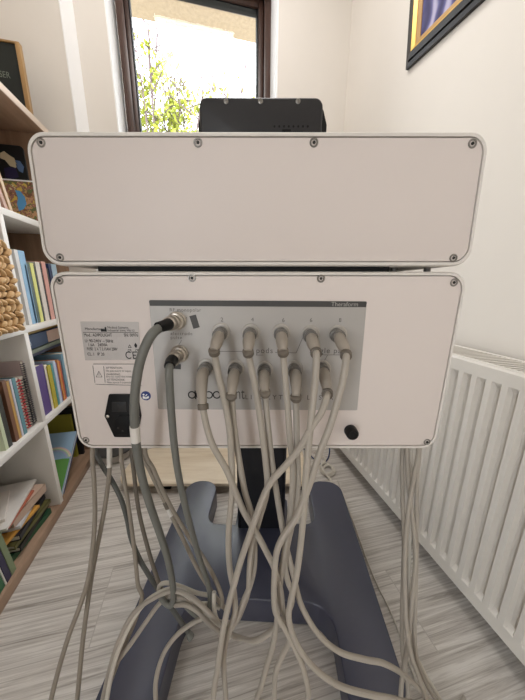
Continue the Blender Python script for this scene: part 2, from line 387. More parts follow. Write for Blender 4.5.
# ================================================================== THE MACHINE (frame m)
D = 0.31
MORG = (-0.005, 0.60, 0.0)
mach = thing('laser_machine', 'white two-tier medical laser unit on a dark blue-grey H-shaped base', 'medical machine', MORG, 'm')
def F(px, py, y=D): p = on_y(px, py, y, 'm'); return (p.x, p.z)
def housing(px4, rad, lip, depth):
    c = [F(*p) for p in px4]
    outer = roundpoly(c, rad, 8)
    k = lip
    sg_ = ((1, 1), (-1, 1), (-1, -1), (1, -1))
    ci = [(p[0] + q[0] * k, p[1] + q[1] * k) for p, q in zip(c, sg_)]
    inner = roundpoly(ci, rad - k * 0.7, 8)
    g = 0.0011
    cp = [(p[0] + q[0] * g, p[1] + q[1] * g) for p, q in zip(ci, sg_)]
    pan = roundpoly(cp, rad - k * 0.7 - g, 8)
    zb, zt = c[0][1], c[2][1]; xb0, xb1 = c[0][0], c[1][0]
    s = MB(); n = len(outer)
    # rim with a soft rounded front edge, recess wall, recess floor, sides, far end
    mid = [tuple(Vector(o) + (Vector(i) - Vector(o)).normalized() * 0.0016) for o, i in zip(outer, inner)]
    mid2 = [tuple(Vector(o) + (Vector(i) - Vector(o)).normalized() * 0.0004) for o, i in zip(outer, inner)]
    rings = [[(x, D - 0.0005, z) for x, z in inner], [(x, D - 0.0005, z) for x, z in mid], [(x, D + 0.0009, z) for x, z in mid2],
             [(x, D + 0.004, z) for x, z in outer], [(x, D + depth - 0.01, z) for x, z in outer]]
    ctr = Vector(((xb0 + xb1) / 2, (zb + zt) / 2))
    rings.append([(ctr.x + (x - ctr.x) * 0.985, D + depth, ctr.y + (z - ctr.y) * 0.96) for x, z in outer])
    vs = [v for r_ in rings for v in r_]; fs = []
    for i in range(len(rings) - 1):
        for j in range(n): fs.append((i * n + j, i * n + (j + 1) % n, (i + 1) * n + (j + 1) % n, (i + 1) * n + j))
    fs.append(tuple((len(rings) - 1) * n + j for j in range(n)))
    o = len(vs); vs += [(x, D + 0.005, z) for x, z in inner]
    for j in range(n): fs.append((j, (j + 1) % n, o + (j + 1) % n, o + j))
    fs.append(tuple(o + j for j in range(n)))
    s.add(vs, fs)
    p = MB(); p.prism(pan, D, D + 0.0045, 'y', 0.0006, 2, 'a')
    return s, p
us, up = housing([(44, 265.8), (470, 266.4), (491, 131.6), (23.6, 131)], 0.019, 0.0042, 0.50)
ls, lp = housing([(79.3, 448.6), (435, 448.8), (469, 271.6), (46.5, 271.2)], 0.020, 0.0040, 0.50)
uh = part('upper_housing', us, M_SHELL, mach); upn = part('rear_panel', up, M_PANEL, uh)
lh = part('lower_housing', ls, M_SHELL, mach); lpn = part('rear_panel', lp, M_PANEL, lh)
g = MB(); g.bx((-0.19, D + 0.006, 0.8525), (0.145, D + 0.45, 0.8625)); part('spacer_block', g, M_DARKGAP, mach)
g = MB(); g.bx((0.125, D + 0.02, 0.8535), (0.146, D + 0.05, 0.859)); part('spacer_clip', g, M_BLACK, mach)
for x in (-0.15 - 0.05, 0.162, 0.203):
    g = MB(); g.lathe((x, D + 0.03, 0.853), (0, 0, 1), [(0.004, 0), (0.004, 0.009)], 12); part('spacer_foot', g, M_RINGG, mach)
def screw(px, py, par, y=D, r=0.0046, name='screw'):
    x, z = F(px, py, y); s = MB()
    s.lathe((x, y + 0.0005, z), (0, -1, 0), [(r, 0), (r, 0.0007), (r * 0.86, 0.0014), (r * 0.72, 0.0014), (r * 0.55, 0.0005), (r * 0.55, 0.0004)], 18)
    o = part(name, s, M_STEEL, par)
    h = MB(); h.lathe((x, y, z), (0, -1, 0), [(r * 0.38, 0), (r * 0.38, 0.0007), (r * 0.1, 0.0003)], 6)
    return o, h
def screws(lst, par, y=D, r=0.0046):
    for px, py in lst:
        o, h = screw(px, py, par, y, r)
        h2 = h
        b_ = MB(); b_.v = o_v = h2.v; b_.f = h2.f
        part('hex_recess', b_, M_SOCK, par)
screws([(41, 142.5), (198, 142.5), (314, 142.5), (472.5, 143.5), (60, 257.5), (453.5, 258)], uh)
screws([(59.5, 280.5), (192, 278), (321, 278.5), (454, 282.5), (86, 440), (427, 442)], lh)

# display behind the upper housing
dp = MB(); y0 = 0.545
dx0, dx1 = -0.113, 0.108
out_ = roundpoly([(dx0, 0.987), (dx1 - 0.005, 0.987), (dx1 - 0.005, 1.155), (dx0, 1.155)], [0.006, 0.006, 0.014, 0.014], 6)
dp.prism(out_, y0, y0 + 0.03, 'y', 0.004, 3)
disp = part('display', dp, M_DISPLAY, mach)
db = MB(); db.prism(roundpoly([(dx0 - 0.006, 0.990), (dx1 + 0.006, 0.990), (dx1 + 0.006, 1.122), (dx1 - 0.002, 1.147), (dx0 + 0.002, 1.147), (dx0 - 0.006, 1.122)], 0.006, 4), y0 + 0.012, y0 + 0.045, 'y', 0.004, 2)
part('display_bezel', db, M_BLACK, disp)
for px, py in ((226, 101.3), (260.5, 101.3), (298, 101.3)):
    x, z = F(px, py, y0); s = MB(); s.lathe((x, y0, z), (0, -1, 0), [(0.0042, 0), (0.0042, 0.001), (0.003, 0.0016), (0.0018, 0.0016), (0.0016, 0.0004)], 14); part('screw', s, M_STEEL, disp)
s = MB()
for k in range(8):
    x, z = F(274.5 + k * 4.75, 126.5, y0); s.lathe((x, y0 + 0.0006, z), (0, -1, 0), [(0.0019, 0), (0.0019, 0.001)], 8)
part('vent_holes', s, M_DARKGAP, disp)
x, z = F(286.5, 131, y0); s = MB(); s.bx((x - 0.008, y0 - 0.0012, z - 0.004), (x + 0.008, y0 + 0.001, z + 0.0025), 0.0008); part('cable_port', s, M_DARKGAP, disp)
s = MB(); s.bx((-0.05, y0 + 0.01, 0.985), (0.045, y0 + 0.03, 0.995)); part('display_mount', s, M_BLACK, disp)

# connector plate
x0, z1 = F(149.5, 300); x1, _ = F(366.5, 301); xb0, z0 = F(158.5, 408.7); xb1, _ = F(357, 409)
cp_ = MB(); cp_.prism(roundpoly([(xb0, z0), (xb1, z0), (x1, z1), (x0, z1)], 0.0016, 3), D - 0.0016, D + 0.0005, 'y', 0.0004, 1, 'a')
plate = part('connector_plate', cp_, M_PLATE, mach)
_, zs = F(258, 306.4)
s = MB(); s.prism(roundpoly([(x0 + 0.0006, zs), (x1 - 0.0006, zs), (x1, z1), (x0, z1)], [0.0002, 0.0002, 0.0016, 0.0016], 3), D - 0.0021, D - 0.0012, 'y'); part('dark_strip', s, M_STRIP, plate)
def lay(px, py, y): 
    ax, az = F(px, py, y)
    return lambda u, v: (ax + u, y, az + v)
YT = D - 0.0019
t = MB(); text(t, 'Theraform', 0.0072, lay(331, 306.2, D - 0.0024)); part('strip_lettering', t, mat('pale_grey_print', (168, 164, 158), 0.6), plate)
t = MB()
def ringl(b, px, py, r, w):
    c_ = Vector(F(px, py)); n = 20
    b.add([(c_.x + q * math.cos(2 * PI * k / n), YT, c_.y + q * math.sin(2 * PI * k / n)) for q in (r, r - w) for k in range(n)], [(k, (k + 1) % n, n + (k + 1) % n, n + k) for k in range(n)])
def stem(b, px, py0, py1, w):
    a_, c_ = Vector(F(px, py0)), Vector(F(px, py1)); b.add([(a_.x - w / 2, YT, a_.y), (a_.x + w / 2, YT, a_.y), (a_.x + w / 2, YT, c_.y), (a_.x - w / 2, YT, c_.y)], [(0, 1, 2, 3)])
LW = 0.0016
for px in (192.3, 200, 209.2, 217): ringl(t, px, 394.3, 0.0052, LW)
stem(t, 196, 398.5, 390, LW); stem(t, 203.7, 398.5, 385.5, LW); stem(t, 205.2, 398.5, 390, LW * .8); stem(t, 205.5, 402, 390, LW)
part('logo_lettering', t, M_INK, plate)
t = MB(); text(t, 'point', 0.0225, lay(221.5, 398.8, YT), squash=0.62); part('logo_lettering', t, M_GINK, plate)
def let(s_, size, px, py, align='LEFT', track=1.0, name='lettering'):
    t_ = MB(); text(t_, s_, size, lay(px, py, YT), align, track=track); part(name, t_, M_GINK, plate)
let('LIPOLYTIC   LASER', 0.0088, 245, 399.2, track=1.55)
for px, py, ch in ((222, 321.5, '2'), (252.5, 321.5, '4'), (283.3, 322, '6'), (311, 322, '6'), (340, 322, '8')): let(ch, 0.0068, px, py, 'CENTER', name='socket_number')
let('pods', 0.0095, 256, 353, track=1.15); let('single pads', 0.0095, 309.5, 353, track=1.15)
let('RF monopolar', 0.0058, 169.5, 311.5, track=1.1); let('electrode', 0.0056, 170.5, 335, track=1.2); let('pulse', 0.0056, 170.5, 339, track=1.2)
def hair(b, p, q, w=0.0006, y=YT):
    a = Vector(F(*p)); c = Vector(F(*q)); d = (c - a).normalized(); n_ = Vector((-d.y, d.x)) * w / 2
    b.add([(v.x, y, v.y) for v in (a - n_, c - n_, c + n_, a + n_)], [(0, 1, 2, 3)])
for p, q in (((213, 351), (242, 351)), ((275, 352), (296, 352.5)), ((296, 352.5), (303, 336)), ((319, 354.5), (344, 354.5)), ((256, 354.7), (263, 354.7)), ((327, 355), (323, 362)), ((187, 317), (184, 322)), ((182, 340), (179, 345))):
    t = MB(); hair(t, p, q); part('printed_line', t, M_GINK, plate)
for px, py, rz in ((195, 321.5, 0.25), (177.5, 366, 0.1)):
    ax, az = F(px, py)
    w, h = (0.0078, 0.0155) if rz > 0.2 else (0.0095, 0.0065)
    R2 = Matrix.Rotation(-rz if rz > .2 else rz, 3, 'Y')
    t = MB(); t.box((ax, YT + 0.0001, az), (w, 0.0006, h), 0, R2); part('dark_sticker', t, M_STRIP, plate)
sock_px = [(221, 332.5), (250.5, 333), (280.5, 333), (310, 334.5), (337, 334.5), (206.5, 367.5), (235.5, 368.5), (264, 369.5), (293.5, 369), (321.5, 369)]
for px, py in sock_px:
    x, z = F(px + 0.5, py - 1); s = MB()
    s.lathe((x, D - 0.0012, z), (0, -1, 0), [(0.0106, 0), (0.0106, 0.0012), (0.0098, 0.0022), (0.0086, 0.0022), (0.0084, 0.0012), (0.0080, 0.0012)], 24); part('socket', s, mat('pale_socket_ring', (196, 190, 182), 0.35, 0.35), plate)
for px, py in ((176.5, 321), (179, 354)):
    x, z = F(px + 1, py - 0.5); s = MB()
    s.lathe((x, D - 0.0012, z), (0, -1, 0), [(0.0108, 0), (0.0108, 0.002), (0.0095, 0.003), (0.0095, 0.007), (0.0085, 0.0075)], 24); part('socket', s, M_CHROME, plate, 'nickel-plated screw socket')

# power inlet
def poly(b, pts, y0_, y1_, rad=0.0, bev=0.0):
    q = [F(*p) for p in pts]; b.prism(roundpoly(q, rad, 4) if rad else q, y0_, y1_, 'y', bev, 2, 'a')
s = MB(); poly(s, [(115, 436.3), (138, 436.6), (141.5, 415.5), (138, 393.8), (109.5, 393.8), (105.3, 415.3)][::1], D - 0.0022, D + 0.0004, 0.0018, 0.0006)
inl = part('power_inlet', s, M_BLACK, mach)
s = MB(); poly(s, [(116.5, 418.5), (116.5, 433), (134, 433), (134, 418.5), (130, 414), (120, 414)], D - 0.0034, D - 0.002, 0.0015, 0.0005); part('inlet_socket', s, M_DARKGAP, inl)
s = MB(); poly(s, [(113, 401), (113, 411), (128, 411), (128, 401)], D - 0.0034, D - 0.002, 0.001, 0.0005); part('fuse_drawer', s, mat('dark_grey_plastic', (22, 21, 21), 0.5), inl)
for px, py in ((108.6, 415.5), (138.6, 415.5)):
    x, z = F(px, py); s = MB(); s.lathe((x, D - 0.002, z), (0, -1, 0), [(0.0023, 0), (0.0021, 0.0010), (0.0008, 0.0014)], 12); part('inlet_screw', s, M_CHROME, inl)
for px, py in ((119.5, 404.5), (121, 409), (119.5, 426.5), (124, 429.5)):
    x, z = F(px, py); s = MB(); s.lathe((x, D - 0.003, z), (0, -1, 0), [(0.0014, 0), (0.0012, 0.0008)], 8); part('contact_pin', s, M_SOCK, inl)
# rating label
s = MB(); poly(s, [(85.5, 360.2), (141, 359.6), (138.5, 322), (80.5, 321.5)], D - 0.0005, D + 0.0002); rat = part('rating_label', s, M_LABEL, mach)
t = MB(); YL = D - 0.0008
text(t, 'Manufacturer', 0.0045, lay(85, 330.0, YL)); text(t, 'Medical Systems', 0.0038, lay(107.5, 328.5, YL)); text(t, 'Industrial zone, Via 12', 0.0036, lay(107.5, 331.3, YL))
text(t, 'Mod.: ADIPOLIGHT', 0.0056, lay(84, 336.5, YL), squash=.72); text(t, 'SN: 00976', 0.0056, lay(124, 336.6, YL), squash=.72)
text(t, 'U: 90-240V ~ 50Hz', 0.0054, lay(85, 342.3, YL), squash=.8); text(t, '1.6A   240VA', 0.0054, lay(88, 346.2, YL), squash=.8)
text(t, 'FUSE  2 X T 3.15AH 250V', 0.0052, lay(87, 350.3, YL), squash=.66); text(t, 'CL. I   IP 20', 0.0054, lay(87.5, 355.5, YL), squash=.8)
text(t, 'CE', 0.0135, lay(125.5, 358.8, YL), squash=.8, track=1.15)
a = Vector(F(101.5, 331.5)); 
t.add([(a.x, YL, a.y), (a.x + 0.0068, YL, a.y), (a.x + 0.0068, YL, a.y + 0.0055), (a.x + 0.0048, YL, a.y + 0.0055), (a.x + 0.0048, YL, a.y + 0.0025), (a.x + 0.0032, YL, a.y + 0.0036), (a.x + 0.0032, YL, a.y + 0.0025), (a.x, YL, a.y + 0.0036)], [(0, 1, 2, 3, 4, 5, 6, 7)])
hair(t, (83.5, 332.2), (138.5, 332.4), 0.0005, YL)
for px, py in ((130, 346), (130, 350.8), (137.5, 350.8)):
    c_ = Vector(F(px, py)); h_ = 0.0018
    if py < 348:
        for p, q in (((-1, -1), (1, -1)), ((1, -1), (0, 1)), ((0, 1), (-1, -1))): 
            A_ = c_ + Vector(p) * h_; B_ = c_ + Vector(q) * h_; dd = (B_ - A_).normalized(); nn = Vector((-dd.y, dd.x)) * 0.0003
            t.add([(v.x, YL, v.y) for v in (A_ - nn, B_ - nn, B_ + nn, A_ + nn)], [(0, 1, 2, 3)])
    else:
        for p, q in (((-1, -1), (1, -1)), ((1, -1), (1, 1)), ((1, 1), (-1, 1)), ((-1, 1), (-1, -1)), ((-1, -1), (1, 1))):
            A_ = c_ + Vector(p) * h_; B_ = c_ + Vector(q) * h_; dd = (B_ - A_).normalized(); nn = Vector((-dd.y, dd.x)) * 0.00025
            t.add([(v.x, YL, v.y) for v in (A_ - nn, B_ - nn, B_ + nn, A_ + nn)], [(0, 1, 2, 3)])
c_ = Vector(F(136, 345)); t.add([(c_.x - .001, YL, c_.y - .003), (c_.x + .001, YL, c_.y - .003), (c_.x + .0018, YL, c_.y), (c_.x, YL, c_.y + .003), (c_.x - .0018, YL, c_.y)], [(0, 1, 2, 3, 4)])
part('label_lettering', t, M_INK, rat)
# warning label
s = MB(); poly(s, [(95.5, 384), (143, 385.5), (141.5, 363.8), (92.8, 363.8)], D - 0.0005, D + 0.0002, 0.002); wl = part('warning_label', s, M_WLABEL, mach)
t = MB()
for p, q in (((93.2, 365.5), (95.4, 382.6)), ((95.8, 384), (142, 385.4)), ((93.6, 363.9), (141, 363.9)), ((104, 366), (105.5, 382.5))): hair(t, p, q, 0.0006, YL)
for p, q in (((96.5, 376.8), (102.4, 376.8)), ((102.4, 376.8), (99.2, 371)), ((99.2, 371), (96.5, 376.8)), ((99.3, 373), (99.4, 375.5))): hair(t, p, q, 0.0006, YL)
text(t, 'ATTENTION', 0.0036, lay(106, 368.8, YL)); text(t, 'Ne pas ouvrir le capot', 0.0034, lay(106, 371.6, YL))
text(t, 'WARNING', 0.0036, lay(106.3, 375.2, YL)); text(t, 'Do not open this cover', 0.0034, lay(106.3, 377.4, YL))
text(t, 'ATTENZIONE', 0.0036, lay(107, 380.6, YL)); text(t, 'Non aprire il coperchio', 0.0034, lay(107, 383.2, YL))
part('warning_lettering', t, M_GINK, wl)
# blue read-the-manual disc
x, z = F(146, 395.7); s = MB(); s.lathe((x, D + 0.0002, z), (0, -1, 0), [(0.0062, 0), (0.0062, 0.0007)], 28); bs = part('manual_sticker', s, M_BLUE, mach, 'round blue sticker with white reading figure')
t = MB(); y_ = D - 0.0008
def sp(pts): t.add([(x + u * 0.001, y_, z + v * 0.001) for u, v in pts], [tuple(range(len(pts)))])
sp([(-2.6 + 1.3 * math.cos(a * PI / 6), 1.8 + 1.3 * math.sin(a * PI / 6)) for a in range(12)])
sp([(-4, -3.5), (-.2, -4.6), (-.2, -1.6), (-3.2, 0), (-4.2, -1.2)]); sp([(.2, -4.6), (3.8, -2.8), (4.1, .2), (.2, -1.6)]); sp([(-1.2, -.6), (.6, -.2), (2.4, 2.2), (1.2, 2.6)])
part('reading_figure', t, M_WHITE, bs)
# knob
x, z = F(350, 430); s = MB()
s.lathe((x, D, z), (0, -1, 0), [(0.0078, 0), (0.0082, 0.002), (0.0078, 0.011), (0.0064, 0.013), (0.0045, 0.0128), (0.004, 0.012)], 24); part('black_knob', s, M_BLACK, mach)

# column and base
A24 = math.radians(-2.4); BC = Vector((-0.002, 0.60, 0))
def rb(v):
    d = Vector(v) - BC; return Vector((d.x * math.cos(A24) - d.y * math.sin(A24), d.x * math.sin(A24) + d.y * math.cos(A24), d.z)) + BC
s = MB(); s.prism(roundpoly([(-0.076, 0.684), (0.074, 0.684), (0.074, 0.80), (-0.076, 0.80)], 0.008, 4), 0.078, 0.632, 'z'); part('column', s, M_COLUMN, mach)
s = MB()
for k in (-0.067, 0.065): s.bx((k - 0.0015, 0.6825, 0.082), (k + 0.0015, 0.685, 0.628))
part('column_groove', s, M_BLACK, mach)
def base_outline(o):
    X0, X1 = -0.304 + o, 0.300 - o; xi, xj, yt, yf, yr0 = -0.186 - o, 0.180 + o, 0.703 - o, 0.896 - o, 0.22 + o
    ys = 0.492 + o
    P = [(X0, yr0), (xi, yr0), (xi, ys), (xj, ys), (xj, yr0), (X1, yr0), (X1, yf + .022), (xj - .006, yf + .022), (xj - .006, yt + .014), (0.085 - o, yt + .014), (0.085 - o, 0.82 - o), (-0.09 + o, 0.82 - o), (-0.09 + o, yt), (xi, yt), (xi, yf), (X0, yf)]
    R = [.05, .05, .06, .06, .05, .05, .052, .052, .035, .006, .01, .01, .006, .035, .052, .052]
    return roundpoly(P, R, 7)
s = MB(); s.prism(base_outline(0), 0.005, 0.08, 'z', 0.004, 3, 'b'); s.xf(rb); s.xf(lambda v: (v.x * .987, v.y * .987, v.z)); part('base', s, M_BASE, mach)
for cx, cy in ((-0.245, 0.84), (0.24, 0.84), (-0.245, 0.27), (0.24, 0.27)):
    s = MB(); s.lathe((cx, cy, 0), (0, 0, 1), [(0.028, 0), (0.03, 0.003), (0.03, 0.014)], 20); s.xf(rb); part('rubber_foot', s, M_DARKGAP, mach)

# ================================================================== CABLES (frame m)
YPAN = [(340, .272), (380, .268), (420, .262), (460, .257), (560, .252), (720, .245)]
YSIDE = [(446, .405), (500, .385), (560, .355), (600, .335), (650, .31), (710, .285)]
def cpts(lst, tab, dy=0.0):
    out = []
    for q in lst:
        if len(q) == 3 and not isinstance(q[0], str): y = q[2]
        else: y = lerp(tab, q[1]) + dy
        out.append(on_y(q[0], q[1], y, 'm'))
    return out
def drop(P, dx=0.0, dy=-0.06):
    e = P[-1]; return P + [Vector((e.x + dx * .3, e.y + dy * .3, e.z * 0.45)), Vector((e.x + dx * .6, e.y + dy * .7, 0.03)), Vector((e.x + dx, e.y + dy * 1.2, 0.006)), Vector((e.x + dx * 1.6, e.y + dy * 2, 0.006))]
GP = 'beige applicator cables plugged into the connector plate'
def panel_cable(label, ring_px, boot_px, path, dy=0.0, end=None, r=0.0037, yc=0.270, long=False):
    P = cpts(path, YPAN, dy)
    if end: P = drop(P, *end)
    rx, rz = F(*ring_px)
    t = thing('applicator_cable', label, 'cable', (rx, D, 0.0), 'm', GP)
    s = MB(); s.lathe((rx, D - 0.002, rz), (0, -1, 0), [(0.0078, 0), (0.0083, 0.001), (0.0083, 0.007), (0.0070, 0.0076), (0.0070, 0.0088), (0.0079, 0.0092), (0.0079, 0.0135), (0.0070, 0.0145)], 20); part('coupling_ring', s, M_RINGG, t)
    e = on_y(boot_px[0], boot_px[1], yc, 'm'); a = Vector((rx, D - 0.014, rz)); m1 = Vector((rx, D - 0.024, rz - 0.0035))
    m2 = m1.lerp(e, 0.45) + Vector((0, -0.004, -0.001))
    C = catmull([a, m1, m2, e], 5); n = len(C)
    s = MB(); s.tube(C, [0.0061 + (0.0009 * math.sin(min(1, i / n * 2.5) * PI / 2) if i < n * .4 else 0.0009 - 0.0030 * ((i / n - .4) / .6)) for i in range(n)], 14); part('boot', s, M_BOOT, t)
    d = (P[1] - e).normalized() if (P[0] - e).length < 1e-4 else (P[0] - e).normalized()
    s = MB(); s.tube([e - d * 0.0015, e - d * 0.001, e + d * 0.0045, e + d * .005], [.005, .0061, .0061, .005], 14); part('collar', s, M_COLLAR, t)
    s = MB(); s.tube(catmull([e] + P, 6), r, 10); part('cord', s, M_CORD, t)
    return t
panel_cable('beige cable in the socket numbered 2, leftmost of the upper socket row', (221, 333), (214, 350.5), [(215, 356), (219, 378), (225, 402), (229.5, 430), (231.5, 460), (232, 492), (229, 525), (228.5, 548), (230, 570), (234, 592), (235, 612), (229, 632), (224.5, 650), (224, 672), (226, 704)], 0.004, (0.0, -0.03))
panel_cable('beige cable in the socket numbered 4, second of the upper socket row', (250, 333.5), (248, 351.5), [(249, 357), (255, 385), (259, 410), (262, 432), (265.5, 460), (267, 490), (259, 520), (252, 545), (249.5, 570), (248.5, 590, .265), (243, 607, .275), (236, 622, .285), (226, 629, .30), (212, 618, .315), (200, 607, .322), (187, 600, .33), (172, 596, .338), (160, 603, .335), (146, 622, .327), (130, 645, .317), (117, 662, .31), (109, 673, .31), (104, 703, .30)], 0.006, (-0.08, 0.0))
panel_cable('beige cable in the middle socket of the upper socket row', (280.5, 333.5), (283, 351), [(283.5, 356), (285.5, 382), (288, 410), (290, 440), (293, 470), (291.5, 500), (289, 525), (285, 550), (281, 575), (279.5, 597), (277, 620), (273, 645), (266.5, 667), (260, 690), (256, 706)], 0.004, (0.0, -0.03))
panel_cable('beige cable in the fourth socket of the upper row, swinging out to the right floor', (309, 335), (316, 352), [(316.5, 357), (315, 382), (312, 410), (309.5, 435), (307, 462), (305, 490), (303, 520), (300, 550), (296, 578), (290.5, 602), (289, 620), (296, 642), (309, 662), (325, 677), (345, 688), (372, 695), (400, 701), (424, 712)], -0.012, (0.12, 0.04))
panel_cable('beige cable in the socket numbered 8, rightmost of the upper socket row', (335.5, 334.5), (346, 354), [(346, 360), (342.5, 382), (336, 406), (330, 426), (320, 452), (309.5, 484), (297, 516), (283, 537), (276.5, 553), (274.5, 575), (274, 597), (276, 613), (284, 627), (294, 646), (303, 668), (308, 690), (307, 706)], -0.012, (0.0, -0.03), yc=0.268)
panel_cable('beige cable in the leftmost socket of the lower row, beside the printed logo', (206.5, 367.5), (203, 405), [(203.5, 411), (207, 428), (214, 448), (227.5, 472), (242.5, 509), (257, 534), (267, 553), (275, 570), (280.5, 590), (283, 611), (288, 626), (289.5, 641), (282, 656), (275.5, 674), (274, 706)], 0.0, (0.0, -0.03), yc=0.265)
panel_cable('beige cable in the second socket of the lower row, just right of the logo', (235.5, 368.5), (231.5, 395), [(232, 400), (234, 425), (237.5, 450), (244.5, 490), (251, 513), (254.5, 543), (254, 568), (249.5, 587), (244, 600), (238.5, 614), (232, 627), (222, 633, .275), (208, 622, .30), (197, 611, .315), (186, 605, .322), (175, 605, .33)], 0.012, None, yc=0.267)
panel_cable('beige cable in the middle socket of the lower row, crossing the base to the right', (264, 369.5), (265, 392), [(265.5, 397), (267, 416), (269, 436), (272, 463), (276.5, 492), (283, 531), (289, 558), (294.5, 580), (302, 607), (319, 635), (340, 652), (365, 659.5), (384, 663.5), (404, 675, .27), (424, 694, .285), (440, 712, .28)], 0.012, (0.08, 0.04), yc=0.268)
panel_cable('beige cable in the fourth socket of the lower row, looping back to the left tangle', (293.5, 369), (296, 396.5), [(296, 402), (296.5, 425), (297, 450), (298, 480), (295, 510), (288.5, 540), (285, 562), (287.5, 580), (292, 592), (291, 605), (284, 618), (273, 630), (255, 640.5, .265), (240, 638, .28), (228, 632, .29), (213, 617, .305), (201, 605, .315), (188, 595, .325), (172, 591, .33), (152, 599, .328), (133, 614, .32), (119, 640, .31), (110, 668, .30), (101, 706, .29)], 0.008, (-0.08, 0.0), yc=0.268)
panel_cable('beige cable in the rightmost socket of the lower row, crossing in front of the others', (320.5, 367.5), (327.5, 393), [(326.5, 398), (321, 413), (311, 428), (299, 449), (285, 466), (271, 482), (262, 500), (250, 534), (241, 560), (234, 585), (228, 607), (222, 636), (218, 666), (213, 706)], -0.012, (0.0, -0.03), yc=0.266)

def metal_cable(label, ring_px, boot_px, path, r, m, dark, sleeve=None, end=None):
    P = cpts(path, [(320, .262), (380, .262), (450, .275), (520, .30), (600, .332), (700, .30)])
    rx, rz = F(*ring_px); t = thing('electrode_cable', label, 'cable', (rx, D, 0), 'm', None)
    s = MB(); e = on_y(boot_px[0], boot_px[1], 0.268, 'm'); ax = (e - Vector((rx, D, rz))); axn = (ax.normalized() + Vector((0, -1.3, 0))).normalized()
    o = Vector((rx, D - 0.004, rz))
    s.lathe(o, axn, [(0.0072, 0), (0.0085, 0.002), (0.0085, 0.010), (0.0076, 0.011), (0.0080, 0.012), (0.0080, 0.019), (0.0065, 0.021)], 22); part('metal_plug', s, M_CHROME, t)
    C = catmull([o + axn * 0.018, o + axn * 0.027, e], 6); s = MB(); s.tube(C, [0.0068 - 0.0012 * i / len(C) for i in range(len(C))], 14); part('black_boot', s, M_BLACK, t)
    s = MB(); s.tube(catmull([C[-4]] + P, 6), r, 12); part('cord', s, m, t)
    if sleeve:
        q = cpts(sleeve, [(320, .262), (380, .262), (450, .275)]); s = MB(); s.tube(q, r * 1.12, 12); part('white_sleeve', s, M_SLEEVE, t)
metal_cable('thick grey cable with a metal plug in the upper left socket', (176.5, 321), (158, 327.5), [(153, 333), (145.5, 346), (139.5, 364), (136, 384), (134.5, 404), (134.8, 425), (136.5, 447), (141.5, 475), (150, 505), (161, 537), (168, 560), (172.5, 583), (173.5, 599), (170.5, 605), (165, 602), (160, 595)], 0.0050, M_CORDG, True, [(134.8, 426), (135.2, 433), (136, 441)])
metal_cable('thinner grey cable with a metal plug in the lower left socket', (179, 354), (169.5, 366), [(169.2, 372), (170, 392), (172, 420), (174.5, 447), (178.5, 475), (185, 505), (192.5, 534), (200, 560), (207, 581), (210, 596), (209, 610), (205, 619), (196, 615), (186, 606)], 0.0042, M_CORDG, True)

def side_cable(name, label, path, r, m, group, lead=(), dy=0.0, end=None, sleeves=(), tip=None):
    P = [Vector(q) for q in lead] + cpts(path, YSIDE, dy)
    if end: P = drop(P, *end)
    t = thing(name, label, 'cable', (P[0].x, P[0].y, 0), 'm', group)
    s = MB(); s.tube(catmull(P, 6), r, 10); part('cord', s, m, t)
    for nm, mm, q, k in sleeves:
        s = MB(); s.tube(cpts(q, YSIDE, dy), r * k, 12); part(nm, s, mm, t)
    if tip:
        s = MB(); q = cpts(tip, YSIDE, dy); s.tube(q, [r * 1.1, r * 1.5, r * 1.5], 12); part('plug_tip', s, M_CORDG, t)
GL = 'cables hanging at the left side of the machine'
def leadL(z, k): return [(-0.232, .44, z), (-0.252, .43, z - .015), (-0.262 - k, .415, z - .06)]
side_cable('hanging_cable', 'beige cable hanging at the far left, reaching the bottom edge beside the bookshelf', [(92.5, 447), (94, 480), (95, 513), (93, 545), (88.5, 578), (79.5, 607), (69, 635), (58.5, 670), (50, 706)], 0.0038, M_CORDT, GL, leadL(.74, .01), 0, (-0.05, -0.02))
side_cable('hanging_cable', 'beige cable with a white sleeve at its top, second from the left', [(109.5, 447), (109.5, 470), (106, 500), (101, 528), (96, 553), (92, 575), (87, 608), (82, 648), (76.5, 706)], 0.0038, M_CORDT, GL, leadL(.72, 0), 0.012, (-0.05, -0.02), [('white_sleeve', M_SLEEVE, [(109.5, 446), (109.5, 457), (109.3, 467)], 1.2)])
side_cable('hanging_cable', 'dark grey cable bending right behind the two leftmost beige cables', [(96, 447), (101, 463), (112, 481), (121, 499), (127, 519), (131, 538), (140, 560), (152, 580), (160, 592), (168, 603), (177, 616), (186, 629), (190, 636)], 0.0042, M_CORDD, GL, leadL(.70, .006), 0.02, None, (), [(188, 632.5), (190, 636), (191.5, 638)])
side_cable('hanging_cable', 'beige cable reaching the left edge of the dark base', [(121, 447), (123.5, 475), (128, 503), (132.5, 535), (136, 565), (138, 585), (142, 597), (136, 618), (125, 645), (113, 675), (102, 706)], 0.0036, M_CORDT, GL, [(-0.232, .45, .71), (-0.245, .445, .69)], 0.012, (-0.06, 0))
side_cable('hanging_cable', 'taupe cable just left of the thick grey cable', [(132, 447), (134.5, 478), (139, 512), (147, 545), (156, 575), (163, 591), (172, 600)], 0.0035, M_COLLAR, GL, [(-0.225, .45, .64), (-0.23, .44, .60)], 0.006)
side_cable('hanging_cable', 'beige clipped cable, left one of the pair below the power inlet', [(140.5, 447), (149.5, 470), (159.5, 491), (166.5, 505), (172, 517), (184, 541), (197, 568), (210, 589), (221, 604), (229, 613)], 0.0035, M_CORDT, GL, [(-0.20, .44, .64)], 0.004, None, [('clip', M_COLLAR, [(165, 502), (168, 508)], 1.35), ('white_sleeve', M_SLEEVE, [(168.5, 509), (171.5, 516)], 1.2)])
